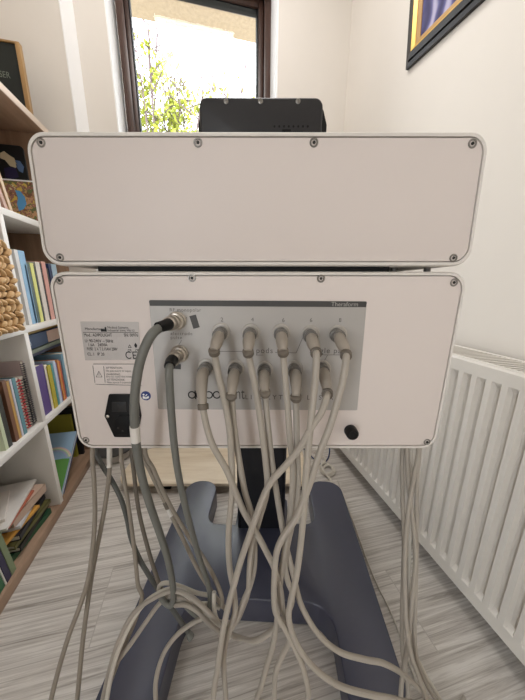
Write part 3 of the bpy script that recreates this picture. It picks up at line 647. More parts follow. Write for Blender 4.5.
side_cable('hanging_cable', 'beige cable in the same clip, right one of the pair below the power inlet', [(145, 447), (154, 470), (162.5, 490), (169.5, 504), (176, 516), (191, 540), (204.5, 560), (215, 579), (221.5, 596), (222, 607)], 0.0035, M_CORDT, GL, [(-0.19, .44, .64)], -0.004)
GT = 'loose cable loops tangled over the left arm of the base'
side_cable('tangled_cable', 'cable paled for daylight, arching from the tangle down the left edge of the base', [(228, 635), (215, 623), (201, 609), (189, 597), (175, 589), (161, 592), (146, 602), (134, 618), (122, 642), (113, 668), (106, 706)], 0.0036, M_CORDL, GT, (), -.006, (-0.05, 0))
side_cable('tangled_cable', 'cable loop paled for daylight, circling the knot of the tangle', [(214, 596), (197, 593), (182, 587), (168, 583), (160, 585), (159, 592), (164, 597), (176, 602), (192, 604), (208, 604), (220, 608)], 0.0034, M_CORDL, GT, (), 0.004)
side_cable('tangled_cable', 'beige cable leaving the tangle down across the left base arm', [(205, 617), (191, 624), (176, 636), (163.5, 654), (156, 680), (156, 706)], 0.0037, M_CORD, GT, (), -.004, (0.0, -0.04))
side_cable('tangled_cable', 'short cable paled for daylight, dipping beside the inner edge of the left base arm', [(214, 592), (214, 607), (217, 620), (224, 628), (231, 637)], 0.0036, M_CORDL, GT, (), -.012)
GR = 'cables hanging at the right side of the machine'
def leadR(z, x): return [(0.222, .44, z), (0.236, .43, z - .01), (x, .415, z - .07)]
side_cable('hanging_cable', 'beige cable on the left side of the right-hand bundle', [(402.5, 447), (402.5, 500), (404, 540), (403, 580), (402, 620), (403, 655), (408, 690), (406, 708)], 0.0036, M_CORD, GR, leadR(.74, .246), 0.006, (0.0, -0.03))
side_cable('hanging_cable', 'beige cable second from left in the right-hand bundle', [(407, 447), (408, 480), (412, 515), (415.5, 555), (412, 600), (407, 650), (402, 680), (400, 708)], 0.0036, M_CORD, GR, leadR(.73, .25), -0.002, (0.0, -0.03))
side_cable('hanging_cable', 'beige cable crossing in front of the right-hand bundle', [(418.5, 447), (413.5, 478), (408.5, 508), (405.5, 540), (404.5, 575), (406, 620), (411, 655), (420, 680), (428, 708)], 0.0036, M_CORD, GR, leadR(.72, .262), -0.012, (0.05, -0.03))
side_cable('hanging_cable', 'beige cable on the right side of the right-hand bundle', [(419.5, 447), (417, 480), (416.5, 530), (416, 580), (414.5, 630), (417, 660), (427, 685), (441, 710)], 0.0036, M_CORD, GR, leadR(.70, .264), 0.006, (0.06, 0))
side_cable('hanging_cable', 'pale beige cable behind the right-hand bundle, curving out over the floor', [(411, 447), (411, 500), (409, 560), (410, 610), (414, 648), (424, 672), (436, 692), (447, 712)], 0.0034, M_CORDL, GR, leadR(.71, .255), 0.016, (0.05, 0))
# thin white lead on the floor along the base
P = [on_z(px, py, 0.004, 'm') for px, py in ((338, 480), (350, 512), (364, 552), (376, 582), (388, 606), (399, 632), (408, 660), (420, 690), (432, 712))]
s = MB(); s.tube(catmull(P, 6), 0.0022, 8)
solo('floor_lead', s, M_CORDL, 'thin pale lead lying on the floor along the right edge of the base', 'cable', (P[0].x, P[0].y, 0), 'm')

# ================================================================== RADIATOR (right wall)
XF, RY0, RY1, RZ0, RZ1 = 0.625, -0.40, 1.16, 0.066, 0.668
rad = thing('radiator', 'white ribbed panel radiator with a top grille on the right wall', 'radiator', ((XF + XR) / 2, 0.38, RZ0), 'w')
pitch = 0.0333
prof = [(0.0, 0), (0.0085, 0), (0.0125, 0.011), (0.0245, 0.011), (0.0290, 0), (pitch, 0)]
us_ = []; k0 = RY0 + 0.03
while k0 < RY1 - 0.05:
    us_ += [(k0 + a, d) for a, d in prof[:-1]]; k0 += pitch
us_ = [(RY0, 0)] + us_ + [(k0, 0), (RY1, 0)]
rows = [(RZ0, 0), (RZ0 + 0.034, 0), (RZ0 + 0.037, 0.25), (RZ0 + 0.047, 0.9), (RZ0 + 0.055, 1), (RZ1 - 0.055, 1), (RZ1 - 0.047, 0.9), (RZ1 - 0.037, 0.25), (RZ1 - 0.034, 0), (RZ1 - 0.006, 0), (RZ1 - 0.001, -0.1)]
vs = []; fs = []; n = len(us_)
for z, f in rows:
    for y, d in us_: vs.append((XF + d * f + (0.004 if f < 0 else 0), y, z))
for i in range(len(rows) - 1):
    for j in range(n - 1): fs.append((i * n + j, i * n + j + 1, (i + 1) * n + j + 1, (i + 1) * n + j))
s = MB(); s.add(vs, fs)
part('front_panel', s, M_RAD, rad, ang=25)
s = MB(); s.bx((XF + 0.012, RY0, RZ0), (XF + 0.016, RY1, RZ1 - 0.012)); part('inner_panel', s, M_RAD, rad)
s = MB(); s.bx((XF + 0.09, RY0, RZ0 + 0.004), (XF + 0.105, RY1, RZ1 - 0.012)); part('back_panel', s, M_RAD, rad)
s = MB()
s.bx((XF + 0.0035, RY0, RZ1 - 0.012), (XF + 0.012, RY1, RZ1 + 0.002), 0.002); s.bx((XF + 0.103, RY0, RZ1 - 0.012), (XF + 0.112, RY1, RZ1 + 0.002), 0.002)
y = RY0 + 0.004
while y < RY1:
    s.bx((XF + 0.011, y, RZ1 - 0.008), (XF + 0.104, y + 0.0042, RZ1 + 0.0005)); y += 0.0115
part('top_grille', s, M_RAD, rad)
s = MB(); s.bx((XF + 0.014, RY1 - 0.002, RZ0 + 0.004), (XF + 0.104, RY1 + 0.001, RZ1 - 0.006)); part('side_cover', s, M_RAD, rad)
s = MB()
for y in (RY1 - 0.25, RY0 + 0.25): s.bx((XF + 0.104, y, RZ0 + 0.05), (XR - 0.001, y + 0.03, RZ1 - 0.05))
part('wall_bracket', s, M_RAD, rad)

# ================================================================== PICTURE (right wall)
PY1, PZ0 = 1.012, 1.590; PY0, PZ1 = 0.50, 2.22
pic = thing('framed_picture', 'black and gold framed painting with blue-violet drapery, high on the right wall', 'picture', (XR, (PY0 + PY1) / 2, PZ0), 'w')
def fr(b, i0, i1, x0, x1):
    """one mitred moulding step between insets i0 and i1, standing x0..x1 off the wall"""
    o = [(PY0 + i0, PZ0 + i0), (PY1 - i0, PZ0 + i0), (PY1 - i0, PZ1 - i0), (PY0 + i0, PZ1 - i0)]
    q = [(PY0 + i1, PZ0 + i1), (PY1 - i1, PZ0 + i1), (PY1 - i1, PZ1 - i1), (PY0 + i1, PZ1 - i1)]
    vs = [(XR - 0.001, y, z) for y, z in o] + [(XR - x0, y, z) for y, z in o] + [(XR - x1, y, z) for y, z in q] + [(XR - 0.001, y, z) for y, z in q]; f = []
    for r in range(3):
        for k in range(4): f.append((r * 4 + k, r * 4 + (k + 1) % 4, r * 4 + 4 + (k + 1) % 4, r * 4 + 4 + k))
    a_ = math.radians(4.7); c_, s_ = math.cos(a_), math.sin(a_)
    b.add([(x, PY1 + (y - PY1) * c_ + (z - PZ0) * s_, PZ0 + (y - PY1) * s_ * 1 + (z - PZ0) * c_) for x, y, z in vs], f)
M_FR = mat('black_brown_moulding', (24, 19, 17), 0.45); M_GOLD = mat('gold_leaf', (216, 176, 92), 0.35, 0.45, var=0.1); M_TAN = mat('antique_gold_slip', (188, 150, 100), 0.5, 0.2, var=0.15)
s = MB(); fr(s, 0, 0.013, 0.012, 0.015); fr(s, 0.013, 0.017, 0.010, 0.010); fr(s, 0.017, 0.033, 0.019, 0.024); part('outer_frame', s, M_FR, pic, smooth=False)
s = MB(); fr(s, 0.033, 0.045, 0.023, 0.017); part('gold_moulding', s, M_GOLD, pic, smooth=False)
s = MB(); fr(s, 0.045, 0.060, 0.015, 0.012); part('inner_slip', s, M_TAN, pic, smooth=False)
cm = bpy.data.materials.new('oil_paint_drapery'); cm.use_nodes = True; nt = cm.node_tree
wv = nt.nodes.new('ShaderNodeTexWave'); wv.inputs['Scale'].default_value = 4.5; wv.inputs['Distortion'].default_value = 7; wv.inputs['Detail'].default_value = 3; wv.bands_direction = 'Y'
tc = nt.nodes.new('ShaderNodeTexCoord'); cr = nt.nodes.new('ShaderNodeValToRGB'); e = cr.color_ramp.elements
e[0].color = lin((52, 50, 92)); e[1].color = lin((178, 172, 198)); k = e.new(0.55); k.color = lin((92, 90, 142))
nt.links.new(tc.outputs['Object'], wv.inputs['Vector']); nt.links.new(wv.outputs['Fac'], cr.inputs['Fac']); nt.links.new(cr.outputs['Color'], nt.nodes['Principled BSDF'].inputs['Base Color'])
s = MB(); s.bx((XR - 0.009, PY0 + 0.055, PZ0 + 0.055), (XR - 0.002, PY1 - 0.055, PZ1 - 0.055)); s.xf(lambda v: (v.x, PY1 + (v.y - PY1) * math.cos(math.radians(4.7)) + (v.z - PZ0) * math.sin(math.radians(4.7)), PZ0 + (v.y - PY1) * math.sin(math.radians(4.7)) + (v.z - PZ0) * math.cos(math.radians(4.7)))); part('canvas', s, cm, pic)

# ================================================================== BOOKSHELF (left wall)
XS, XK = -0.550, -0.868
DV0, DV1, SY0, SY1 = 0.966, 0.986, -0.14, 1.345
Z1, Z2, Z3, Z4 = 0.036, 0.378, 0.706, 1.055      # upper faces of the boards
ZT = 1.416
sh = thing('bookshelf', 'open white bookshelf with oak-coloured top, base and back along the left wall', 'bookshelf', (-0.715, 0.62, 0), 'w')
s = MB(); s.bx((XK - 0.004, SY0, ZT - 0.024), (XS + 0.004, SY1, ZT), 0.001); part('top_board', s, M_SHELFI, sh)
s = MB(); s.bx((XS + 0.0035, SY0, ZT - 0.022), (XS + 0.006, SY1, ZT - 0.001)); part('top_edge_band', s, mat('pale_edge_band', (226, 208, 190), 0.5), sh)
for z in (Z2, Z3, Z4):
    s = MB(); s.bx((XK, SY0 + 0.02, z - 0.02), (XS, SY1 - 0.02, z), 0.001); part('shelf', s, M_SHELFW, sh)
s = MB(); s.bx((XK, SY0 + 0.02, 0), (XS, SY1 - 0.02, Z1), 0.0015); part('plinth', s, M_SHELFI, sh)
for lo, hi in ((Z1, Z2 - .02), (Z2, Z3 - .02), (Z3, Z4 - .02), (Z4, ZT - .024)):
    for yv in (DV0, DV0 - 0.37, DV0 - 0.74):
        s = MB(); s.bx((XK, yv, lo), (XS, yv + 0.02, hi), 0.001); part('divider', s, M_SHELFW, sh)
for yv in (SY0, SY1 - 0.02):
    s = MB(); s.bx((XK, yv, 0), (XS, yv + 0.02, ZT - 0.024), 0.001); part('side_panel', s, M_SHELFB, sh)
s = MB(); s.bx((XK - 0.004, SY0, 0.02), (XK + 0.002, SY1, ZT - 0.024)); part('back_panel', s, M_SHELFB, sh)

def book(name, label, y0, y1, z0, z1, col, depth=0.17, x=XS - 0.012, lean=0.0, group=None, cover_m=None, cat='book', pages=True):
    """upright book, spine towards the room; lean = degrees towards the window"""
    t = thing(name, label, cat, (x - depth / 2, (y0 + y1) / 2, z0), 'w', group)
    m = cover_m or mat('cover_%d_%d_%d' % col, col, 0.45, var=0.06, scale=50)
    th = 0.0016; w = y1 - y0; s = MB()
    s.bx((x - depth, y0, z0), (x, y0 + th, z1)); s.bx((x - depth, y1 - th, z0), (x, y1, z1)); s.bx((x - th, y0, z0), (x + 0.001, y1, z1), 0.0008)
    p = MB(); p.bx((x - depth + 0.004, y0 + th, z0 + 0.002), (x - th, y1 - th, z1 - 0.003))
    if lean:
        a = math.radians(lean); c, q = math.cos(a), math.sin(a); piv = y1 if lean > 0 else y0
        def rot(v): dy, dz = v.y - piv, v.z - z0; return (v.x, piv + dy * c + dz * q, z0 - dy * q + dz * c)
        def rot(v, piv=piv, c=c, q=q): dy, dz = v.y - piv, v.z - z0; return (v.x, piv + dy * c + dz * q, z0 - dy * q + dz * c)
        s.xf(rot); p.xf(rot)
    part('cover', s, m, t, smooth=False)
    if pages: part('page_block', p, M_PAGES, t, smooth=False)
    return t
def flat(name, label, c, d, col, rz=0.0, cat='book', group=None, m=None, pages=True):
    t = thing(name, label, cat, (c[0], c[1], c[2] - d[2] / 2), 'w', group); R = Matrix.Rotation(rz, 3, 'Z')
    mm = m or mat('cover_%d_%d_%d' % col, col, 0.5, var=0.08, scale=50)
    s = MB(); th = min(0.0018, d[2] * .2)
    if pages:
        for dz in (-1, 1): s.box(Vector(c) + Vector((0, 0, dz * (d[2] - th) / 2)), (d[0], d[1], th), 0, R)
        s.box(Vector(c) + R @ Vector((d[0] / 2 - th / 2, 0, 0)), (th, d[1], d[2]), 0, R)
        p = MB(); p.box(Vector(c) - R @ Vector((0.002, 0, 0)), (d[0] - 0.006, d[1] - 0.006, d[2] - 2 * th), 0, R)
        part('cover', s, mm, t, smooth=False); part('page_block', p, M_PAGES, t, smooth=False)
    else:
        s.box(c, d, 0.001, R); part('sheets', s, mm, t, smooth=False)
    return t

# --- top of the shelf: dark framed sign
YSG = 1.24
a_ = on_y(18.6, 41.5, YSG); xr, zt = a_.x, a_.z
sg = thing('framed_sign', 'dark green framed sign with a narrow wooden frame on top of the bookshelf', 'sign', ((xr - 0.86) / 2, YSG, ZT), 'w')
xl = -0.866
s = MB(); s.bx((xl + 0.01, YSG + 0.004, ZT + 0.008), (xr - 0.010, YSG + 0.012, zt - 0.006)); sgp = part('panel', s, mat('very_dark_green_board', (16, 24, 20), 0.6), sg)
s = MB()
s.bx((xr - 0.013, YSG, ZT), (xr, YSG + 0.018, zt), 0.0015); s.bx((xl, YSG, ZT), (xl + 0.012, YSG + 0.018, zt), 0.0015)
s.bx((xl + 0.012, YSG, zt - 0.006), (xr - 0.013, YSG + 0.018, zt), 0.0015); s.bx((xl + 0.012, YSG, ZT), (xr - 0.013, YSG + 0.018, ZT + 0.010), 0.0015)
part('frame', s, wood('oak_frame', (150, 116, 72), (178, 142, 94), (20, 20, 3), 0.5), sg)
e_ = on_y(10.6, 78.3, YSG + 0.003); t = MB(); text(t, 'KAISER', 0.025, lambda u, v: (e_.x + u, YSG + 0.0035, e_.z + v), 'RIGHT', squash=.8); part('lettering', t, mat('faded_green_print', (120, 128, 116), 0.6), sgp)

# --- second shelf: cards and books on the top row
q1 = on_x(22.5, 146, -0.60); q2 = on_x(29.5, 177, -0.60)
yb_ = q1.y
bk = thing('game_box', 'black box with a pale figure printed on it, standing behind the colourful one', 'box', (-0.72, yb_, Z4), 'w')
s = MB(); s.prism(roundpoly([(-0.86, Z4), (-0.60, Z4), (-0.60, q1.z), (-0.86, q1.z)], [0, 0, .012, 0], 4), yb_, yb_ + 0.006, 'y', 0.001, 1); bp_ = part('carton', s, mat('black_card', (22, 24, 26), 0.4), bk)
def facepoly(pts, y): 
    b_ = MB(); q = [on_y(px, py, y) for px, py in pts]; b_.add([tuple(v) for v in q], [tuple(range(len(q)))]); return b_
part('pale_print', facepoly([(0, 153), (4, 151), (9, 155), (14, 158), (17.5, 164), (16, 168), (10, 166), (5, 160), (0, 158)], yb_ - 0.0006), mat('cream_ink', (206, 192, 160), 0.5), bp_, smooth=False)
part('blue_print', facepoly([(15, 160), (20, 161), (24, 167), (23, 173), (19, 171), (16, 166)], yb_ - 0.0006), mat('slate_blue_ink', (92, 118, 158), 0.5), bp_, smooth=False)
part('violet_print', facepoly([(4, 168), (9, 167), (16, 168), (19, 177), (10, 180), (5, 177)], yb_ - 0.0006), mat('deep_violet_ink', (42, 34, 74), 0.5), bp_, smooth=False)
q3 = on_x(33, 181, -0.56)
yc_ = min(q3.y, yb_ - 0.03)
cb = thing('picture_box', 'colourful picture box with blue and yellow patches on the upper shelf', 'box', (-0.71, yc_, Z4), 'w')
s = MB(); s.bx((-0.86, yc_, Z4), (-0.56, yc_ + 0.010, on_y(20, 180, yc_).z), 0.0008)
cbp = part('carton', s, blobs('jungle_print', (176, 150, 96), [(120, 84, 62), (206, 176, 84), (104, 112, 72), (190, 148, 112), (150, 104, 92), (216, 200, 150)], 70), cb, smooth=False)
part('blue_print', facepoly([(15, 190), (20, 191), (25, 197), (26.5, 204), (24, 209), (19, 211), (17, 204), (18, 198)], yc_ - 0.0006), mat('sky_blue_ink', (92, 158, 208), 0.5), cbp, smooth=False)
part('white_edge', (lambda b_: (b_.bx((-0.86, yc_ - 0.0005, on_y(20, 180, yc_).z - 0.004), (-0.56, yc_ + 0.0105, on_y(20, 180, yc_).z + 0.0005)), b_)[1])(MB()), M_WHITE, cbp, smooth=False)
for i, (px, tp, c, lb) in enumerate(((3, 168, (190, 150, 132), 'rose paperback leaning at the left on the upper shelf'), (9, 176, (206, 176, 140), 'cream paperback leaning against the picture box on the upper shelf'))):
    y0 = (1.022, 1.044)[i]
    book('paperback', lb, y0, y0 + 0.014, Z4, Z4 + (0.20, 0.15)[i], c, 0.13, XS - 0.012, (-17, -14)[i], 'paperbacks leaning on the upper shelf')

# --- middle row, right: upright books beside the basket
GM = 'upright books beside the basket'
rowm = [((13.5, 17), 249.5, (214, 212, 210), 'white tall book next to the woven basket'), ((17.3, 23.5), 250.5, (122, 170, 206), 'light blue tall book right of the white one'),
        ((23.7, 25.5), 264.5, (150, 200, 226), 'thin pale turquoise booklet between the tall blue book and the dark green one'), ((25.6, 29), 263, (44, 74, 66), 'dark green book in the middle shelf row'), ((29.3, 32.6), 263, (222, 222, 120), 'lemon yellow spined book right of the dark green one'),
        ((34.6, 38.8), 262, (226, 216, 206), 'cream white book in the middle shelf row'), ((40.8, 44.6), 261.5, (226, 168, 156), 'salmon pink spined book in the middle shelf row'),
        ((47.8, 50.4), 264, (30, 52, 98), 'navy book standing behind the corner of the machine housing'), ((50.8, 55.5), 264, (188, 214, 232), 'pale blue book behind the corner of the machine housing')]
for (a, c2), tp, colr, lb in rowm:
    A = on_x(a, tp, XS - .012); C2 = on_x(c2, tp, XS - .012)
    book('upright_book', lb, A.y, max(A.y + .004, C2.y), Z3, (A.z + C2.z) / 2, colr, 0.20, XS - .012, 0, GM)
# dark fillers put in for the shaded gaps between the books
for (a, c2), tp, colr, lb in (((32.8, 34.3), 264, (40, 48, 46), 'dark filler for the shaded gap between the yellow and the cream book'), ((39, 40.6), 263, (58, 44, 44), 'dark filler for the shaded gap between the cream and the pink book'), ((44.8, 47.5), 268, (60, 52, 46), 'short dark filler for the shaded gap right of the salmon pink book')):
    A = on_x(a, tp, XS - .014); C2 = on_x(c2, tp, XS - .014)
    book('upright_book', lb, A.y, max(A.y + .003, C2.y), Z3, (A.z + C2.z) / 2, colr, 0.18, XS - .014, 0, GM)

# --- basket
q = on_x(13, 243, -0.515); BZ1 = q.z; BY1 = 0.934; BY0 = BY1 - 0.30; BX1, BX0 = -0.515, XK + 0.02
bk = thing('woven_basket', 'chunky woven straw basket in the left compartment of the middle row', 'basket', ((BX0 + BX1) / 2, (BY0 + BY1) / 2, Z3), 'w')
s = MB(); s.bx((BX0, BY0, Z3), (BX1 - 0.010, BY1 - 0.006, BZ1 - 0.006)); part('gap_shade_core', s, mat('weave_gap_shade', (96, 70, 44), 0.9), bk)  # dark core stands in for the shade between the straw strands
s = MB(); rnd = random.Random(4); rows_ = 13; hz = (BZ1 - Z3) / rows_
for r_ in range(rows_):
    z = Z3 + hz * (r_ + 0.5); tl = 0.62 if r_ % 2 else -0.62
    for k in range(11):
        y = BY0 + 0.008 + (BY1 - BY0 - 0.016) * (k + 0.5 + 0.3 * (r_ % 2) + rnd.uniform(-.1, .1)) / 11.3
        R = Matrix.Rotation(tl + rnd.uniform(-.25, .25), 3, 'X')
        s.ball((BX1 - 0.007 + rnd.uniform(-.003, .003), y, z + rnd.uniform(-.0015, .0015)), (0.011, 0.0155 * rnd.uniform(.85, 1.15), hz * 0.40), R)
    for k in range(12):
        x = BX0 + 0.01 + (BX1 - BX0 - 0.02) * (k + 0.5) / 12
        R = Matrix.Rotation(-tl + rnd.uniform(-.2, .2), 3, 'Y')
        s.ball((x, BY1 - 0.006, z), (0.0155, 0.009, hz * 0.42), R); s.ball((x, BY0 + 0.006, z), (0.0155, 0.009, hz * 0.42), R)
part('weave', s, M_STRAW, bk, kind='stuff')

# --- lower row, right compartment
q = on_x(33, 364, XS - .10)
GB = 'upright books in the lower right compartment'
rowr = [((32, 43), 366, (88, 66, 130), 'violet book at the divider in the lower right compartment', .12, XS - .016), ((43.3, 46.3), 365, (240, 232, 214), 'thin white book between the violet and the olive yellow one', .12, XS - .016), ((46.6, 50.3), 365.5, (190, 176, 56), 'olive yellow book in the lower right compartment', .12, XS - .012),
        ((50.5, 52), 364, (96, 170, 176), 'thin turquoise book right of the olive yellow one', .12, XS - .014), ((52.2, 54.6), 361, (206, 218, 236), 'icy blue book in the lower right compartment', .12, XS - .014), ((54.8, 56), 363, (148, 132, 176), 'slim lavender booklet beside the icy blue one', .12, XS - .014),
        ((56.3, 58.2), 360, (226, 150, 84), 'orange book in the lower right compartment', .12, XS - .014), ((58.4, 59.8), 361, (206, 96, 60), 'thin brick red book right of the orange one', .12, XS - .014), ((60.0, 65.5), 353, (132, 172, 196), 'tall steel blue book in the lower right compartment', .12, XS - .014), ((65.8, 69), 360, (54, 66, 110), 'dark blue book at the far end of the lower right compartment', .12, XS - .014)]
for (a, c2), tp, colr, lb, dp_, xx in rowr:
    A = on_x(a, tp, xx); C2 = on_x(c2, tp, xx)
    y0 = max(A.y, DV1 + .002); book('upright_book', lb, y0, max(y0 + .004, C2.y), Z2, (A.z + C2.z) / 2, colr, dp_, xx, 0, GB)
zz = on_x(50, 351, XS - .03).z
s = MB(); s.bx((-0.86, DV1 + .004, Z2), (-0.70, 1.31, zz), 0.001)
solo('storage_box', s, mat('beige_card', (196, 176, 160), 0.7), 'beige cardboard box behind the upright books in the lower right compartment', 'box', (-0.78, 1.15, Z2))
for h, cc, dx, lb in ((0.012, (38, 44, 74), 0.0, 'flat dark navy book at the bottom of the pile above the violet book'), (0.014, (122, 132, 116), .004, 'flat grey-green book in the pile under the thick blue book'), (0.050, (38, 66, 104), -.002, 'thick flat blue book with pale lettering on the pile'), (0.014, (176, 146, 70), -.01, 'flat mustard book on top of the pile under the white shelf board')):
    top_ = min(zz + h, Z3 - 0.022)
    if top_ - zz > .004:
        bt = flat('lying_book', lb, (-0.71 + dx, 1.135, (zz + top_) / 2), (0.24, 0.29, top_ - zz), cc, 0, 'book', 'books lying flat above the upright books')
        if h > .04:
            t = MB(); ytx = -0.71 + dx + 0.1207
            text(t, 'ATLAS', 0.020, lambda u, v: (ytx, 1.01 + u, zz + .014 + v)); ch = [c for c in bt.children if c.name.startswith('cover')][0]
            part('lettering', t, mat('pale_blue_print', (170, 186, 206), 0.6), ch)
            e0 = 1.17; t = MB(); t.bx((ytx - .0005, e0, zz + .003), (ytx + .0003, e0 + .095, top_ - .003)); part('pale_field', t, mat('pale_rose_print', (196, 170, 156), 0.6), ch)
    zz = top_ + 0.0004

# --- lower row, left compartment: spiral-bound and other books
GS = 'books standing in the lower left compartment'
rowl = [((-9, -5), 394, (206, 214, 180), 'pale green spined book near the left picture edge', 0), ((-4.5, 0.5), 396, (60, 62, 58), 'blackish book with a pale label in the lower left compartment', 0), ((1.2, 5.5), 382, (122, 84, 62), 'brown book in the lower left compartment', 0), ((5.7, 8.5), 382, (196, 154, 86), 'ochre book right of the brown one', 0), ((8.7, 11), 380, (206, 204, 214), 'white and blue spined book in the lower left compartment', 0), ((11.2, 15), 379, (96, 142, 152), 'teal spined book left of the red spiral binding', 0)]
for (a, c2), tp, colr, lb, ln in rowl:
    A = on_x(a, tp, XS - .012); C2 = on_x(c2, tp, XS - .012)
    book('upright_book', lb, A.y, C2.y, Z2, max(A.z, C2.z), colr, 0.19, XS - .012, ln, GS)
def spiral(label, pa, pb, tp, coverc, combc, n, yy=None):
    A = on_x(pa, tp, XS - .014); C2 = on_x(pb, tp, XS - .014); x = XS - .014; y0, y1 = yy or (A.y, min(C2.y, DV0 - .0145)); z1 = A.z if not yy else on_y(26, 361.5, y0).z
    t = thing('spiral_book', label, 'book', (x - .09, (y0 + y1) / 2, Z2), 'w', 'spiral-bound books in the lower left compartment')
    s = MB(); s.bx((x - .18, y0, Z2), (x - .006, y0 + .0012, z1)); s.bx((x - .18, y1 - .0012, Z2), (x - .006, y1, z1)); part('cover', s, mat('cover_%d_%d_%d' % coverc, coverc, .5), t, smooth=False)
    s = MB(); s.bx((x - .178, y0 + .0012, Z2 + .001), (x - .007, y1 - .0012, z1 - .002)); part('page_block', s, M_PAGES, t, smooth=False)
    s = MB(); r_ = (y1 - y0) * .5
    for k in range(n):
        z = Z2 + .006 + (z1 - Z2 - .012) * (k + .5) / n
        ring_ = [(x - .006 + r_ * .9 * math.cos(a) , (y0 + y1) / 2 + r_ * math.sin(a), z) for a in [PI * (-.75 + 1.5 * j / 8) for j in range(9)]]
        s.tube(ring_, (z1 - Z2) / n * .2, 6)
    part('binding_comb', s, mat('comb_%d_%d_%d' % combc, combc, .4), t)
spiral('red comb-bound book in the lower left compartment', 15.6, 20.2, 378.5, (216, 200, 190), (182, 62, 58), 15)
spiral('black comb-bound white book right of the red one', 21.2, 25.2, 377.5, (224, 220, 214), (28, 28, 30), 18)
spiral('tall mauve notebook with a fine dark wire spiral standing against the divider', 25.8, 30, 378, (196, 176, 174), (92, 88, 92), 30, (DV0 - .0135, DV0 - .001))

# --- bottom row, right compartment: picture boards leaning
def leaning(label, y0, th, h, dep, ang, m, x=XS - .012, pages=False):
    t = thing('picture_book', label, 'book', (x - dep / 2, y0, Z1), 'w', 'picture books leaning in the bottom right compartment')
    a = math.radians(ang); c, q_ = math.cos(a), math.sin(a)
    def rot(v): dy, dz = v.y - y0, v.z - Z1; return (v.x, y0 + dy * c + dz * q_, Z1 + .0005 + th * q_ - dy * q_ + dz * c)
    s = MB(); s.bx((x - dep, y0, Z1), (x, y0 + th, Z1 + h), .0008); s.xf(rot)
    o = part('cover', s, m, t, smooth=False)
    return t, o, rot, x - dep, x
rain = mat('sky_print', (158, 188, 214), 0.35, var=0.12, scale=14)
yl = 0.990
tb, ob, rot, xa, xb_ = leaning('pale blue picture book with a rainbow over a green meadow, leaning in the bottom compartment', yl, .010, .262, .25, 50, rain)
def onb(pts, dy=-.0006):
    b_ = MB(); b_.add([rot(Vector((xa + u * (xb_ - xa), yl + dy, Z1 + v * .262))) for u, v in pts], [tuple(range(len(pts)))]); return b_
part('meadow_print', onb([(0, .003), (1, .003), (1, .56)] + [(1 - k / 10, .56 - .08 * (k / 10) + .02 * math.sin(k)) for k in range(1, 11)]), mat('meadow_green', (104, 160, 82), .4), ob, smooth=False)
for r_, cc in ((.44, (226, 196, 196)), (.41, (226, 222, 180)), (.38, (178, 206, 186)), (.35, (176, 178, 214))):
    pts = [(.76 + r_ * .62 * math.cos(a), .52 + r_ * .55 * math.sin(a)) for a in [PI * (.10 + .8 * k / 16) for k in range(17)]]
    pts2 = [(.76 + (r_ - .028) * .62 * math.cos(a), .52 + (r_ - .028) * .55 * math.sin(a)) for a in [PI * (.10 + .8 * k / 16) for k in range(17)]][::-1]
    b_ = MB()
    for k in range(16):
        b_.v += onb([pts[k], pts[k + 1], pts2[15 - k], pts2[16 - k]], -.0009).v; b_.f.append((4 * k, 4 * k + 1, 4 * k + 2, 4 * k + 3))
    part('rainbow_print', b_, mat('rainbow_%d' % int(r_ * 100), cc, .4), ob, smooth=False)
part('red_print', onb([(.84 + .06 * math.cos(k * PI / 5), .26 + .05 * math.sin(k * PI / 5)) for k in range(10)], -.0009), mat('flower_red', (206, 92, 74), .4), ob, smooth=False)
leaning('white picture book behind the rainbow one', yl + .0135, .008, .25, .25, 50, mat('cover_white_board', (214, 220, 226), .4))
leaning('navy blue picture book behind the white one', yl + .0245, .010, .245, .25, 50, mat('cover_navy_board', (44, 66, 118), .4))
xo = on_y(70, 415, 1.27)
t = thing('folder', 'olive yellow folder standing upright behind the rainbow picture book', 'folder', (-0.73, 1.27, Z1), 'w')
s = MB(); s.bx((-0.86, 1.27, Z1), (xo.x, 1.273, xo.z)); s.bx((-0.86, 1.279, Z1), (xo.x, 1.282, xo.z)); part('cover', s, mat('cover_olive_board', (158, 152, 58), .5), t, smooth=False)
s = MB(); s.bx((-0.858, 1.273, Z1), (xo.x - .004, 1.279, xo.z - .003)); part('sheets', s, M_PAGES, t, smooth=False)
t = thing('folder', 'black folder standing behind the olive yellow one', 'folder', (-0.72, 1.29, Z1), 'w')
s = MB(); s.bx((-0.86, 1.286, Z1), (xo.x + .02, 1.289, xo.z + .03)); s.bx((-0.86, 1.297, Z1), (xo.x + .02, 1.30, xo.z + .03)); part('cover', s, mat('cover_black_board', (20, 22, 32), .5), t, smooth=False)
s = MB(); s.bx((-0.858, 1.289, Z1), (xo.x + .016, 1.297, xo.z + .027)); part('sheets', s, M_PAGES, t, smooth=False)

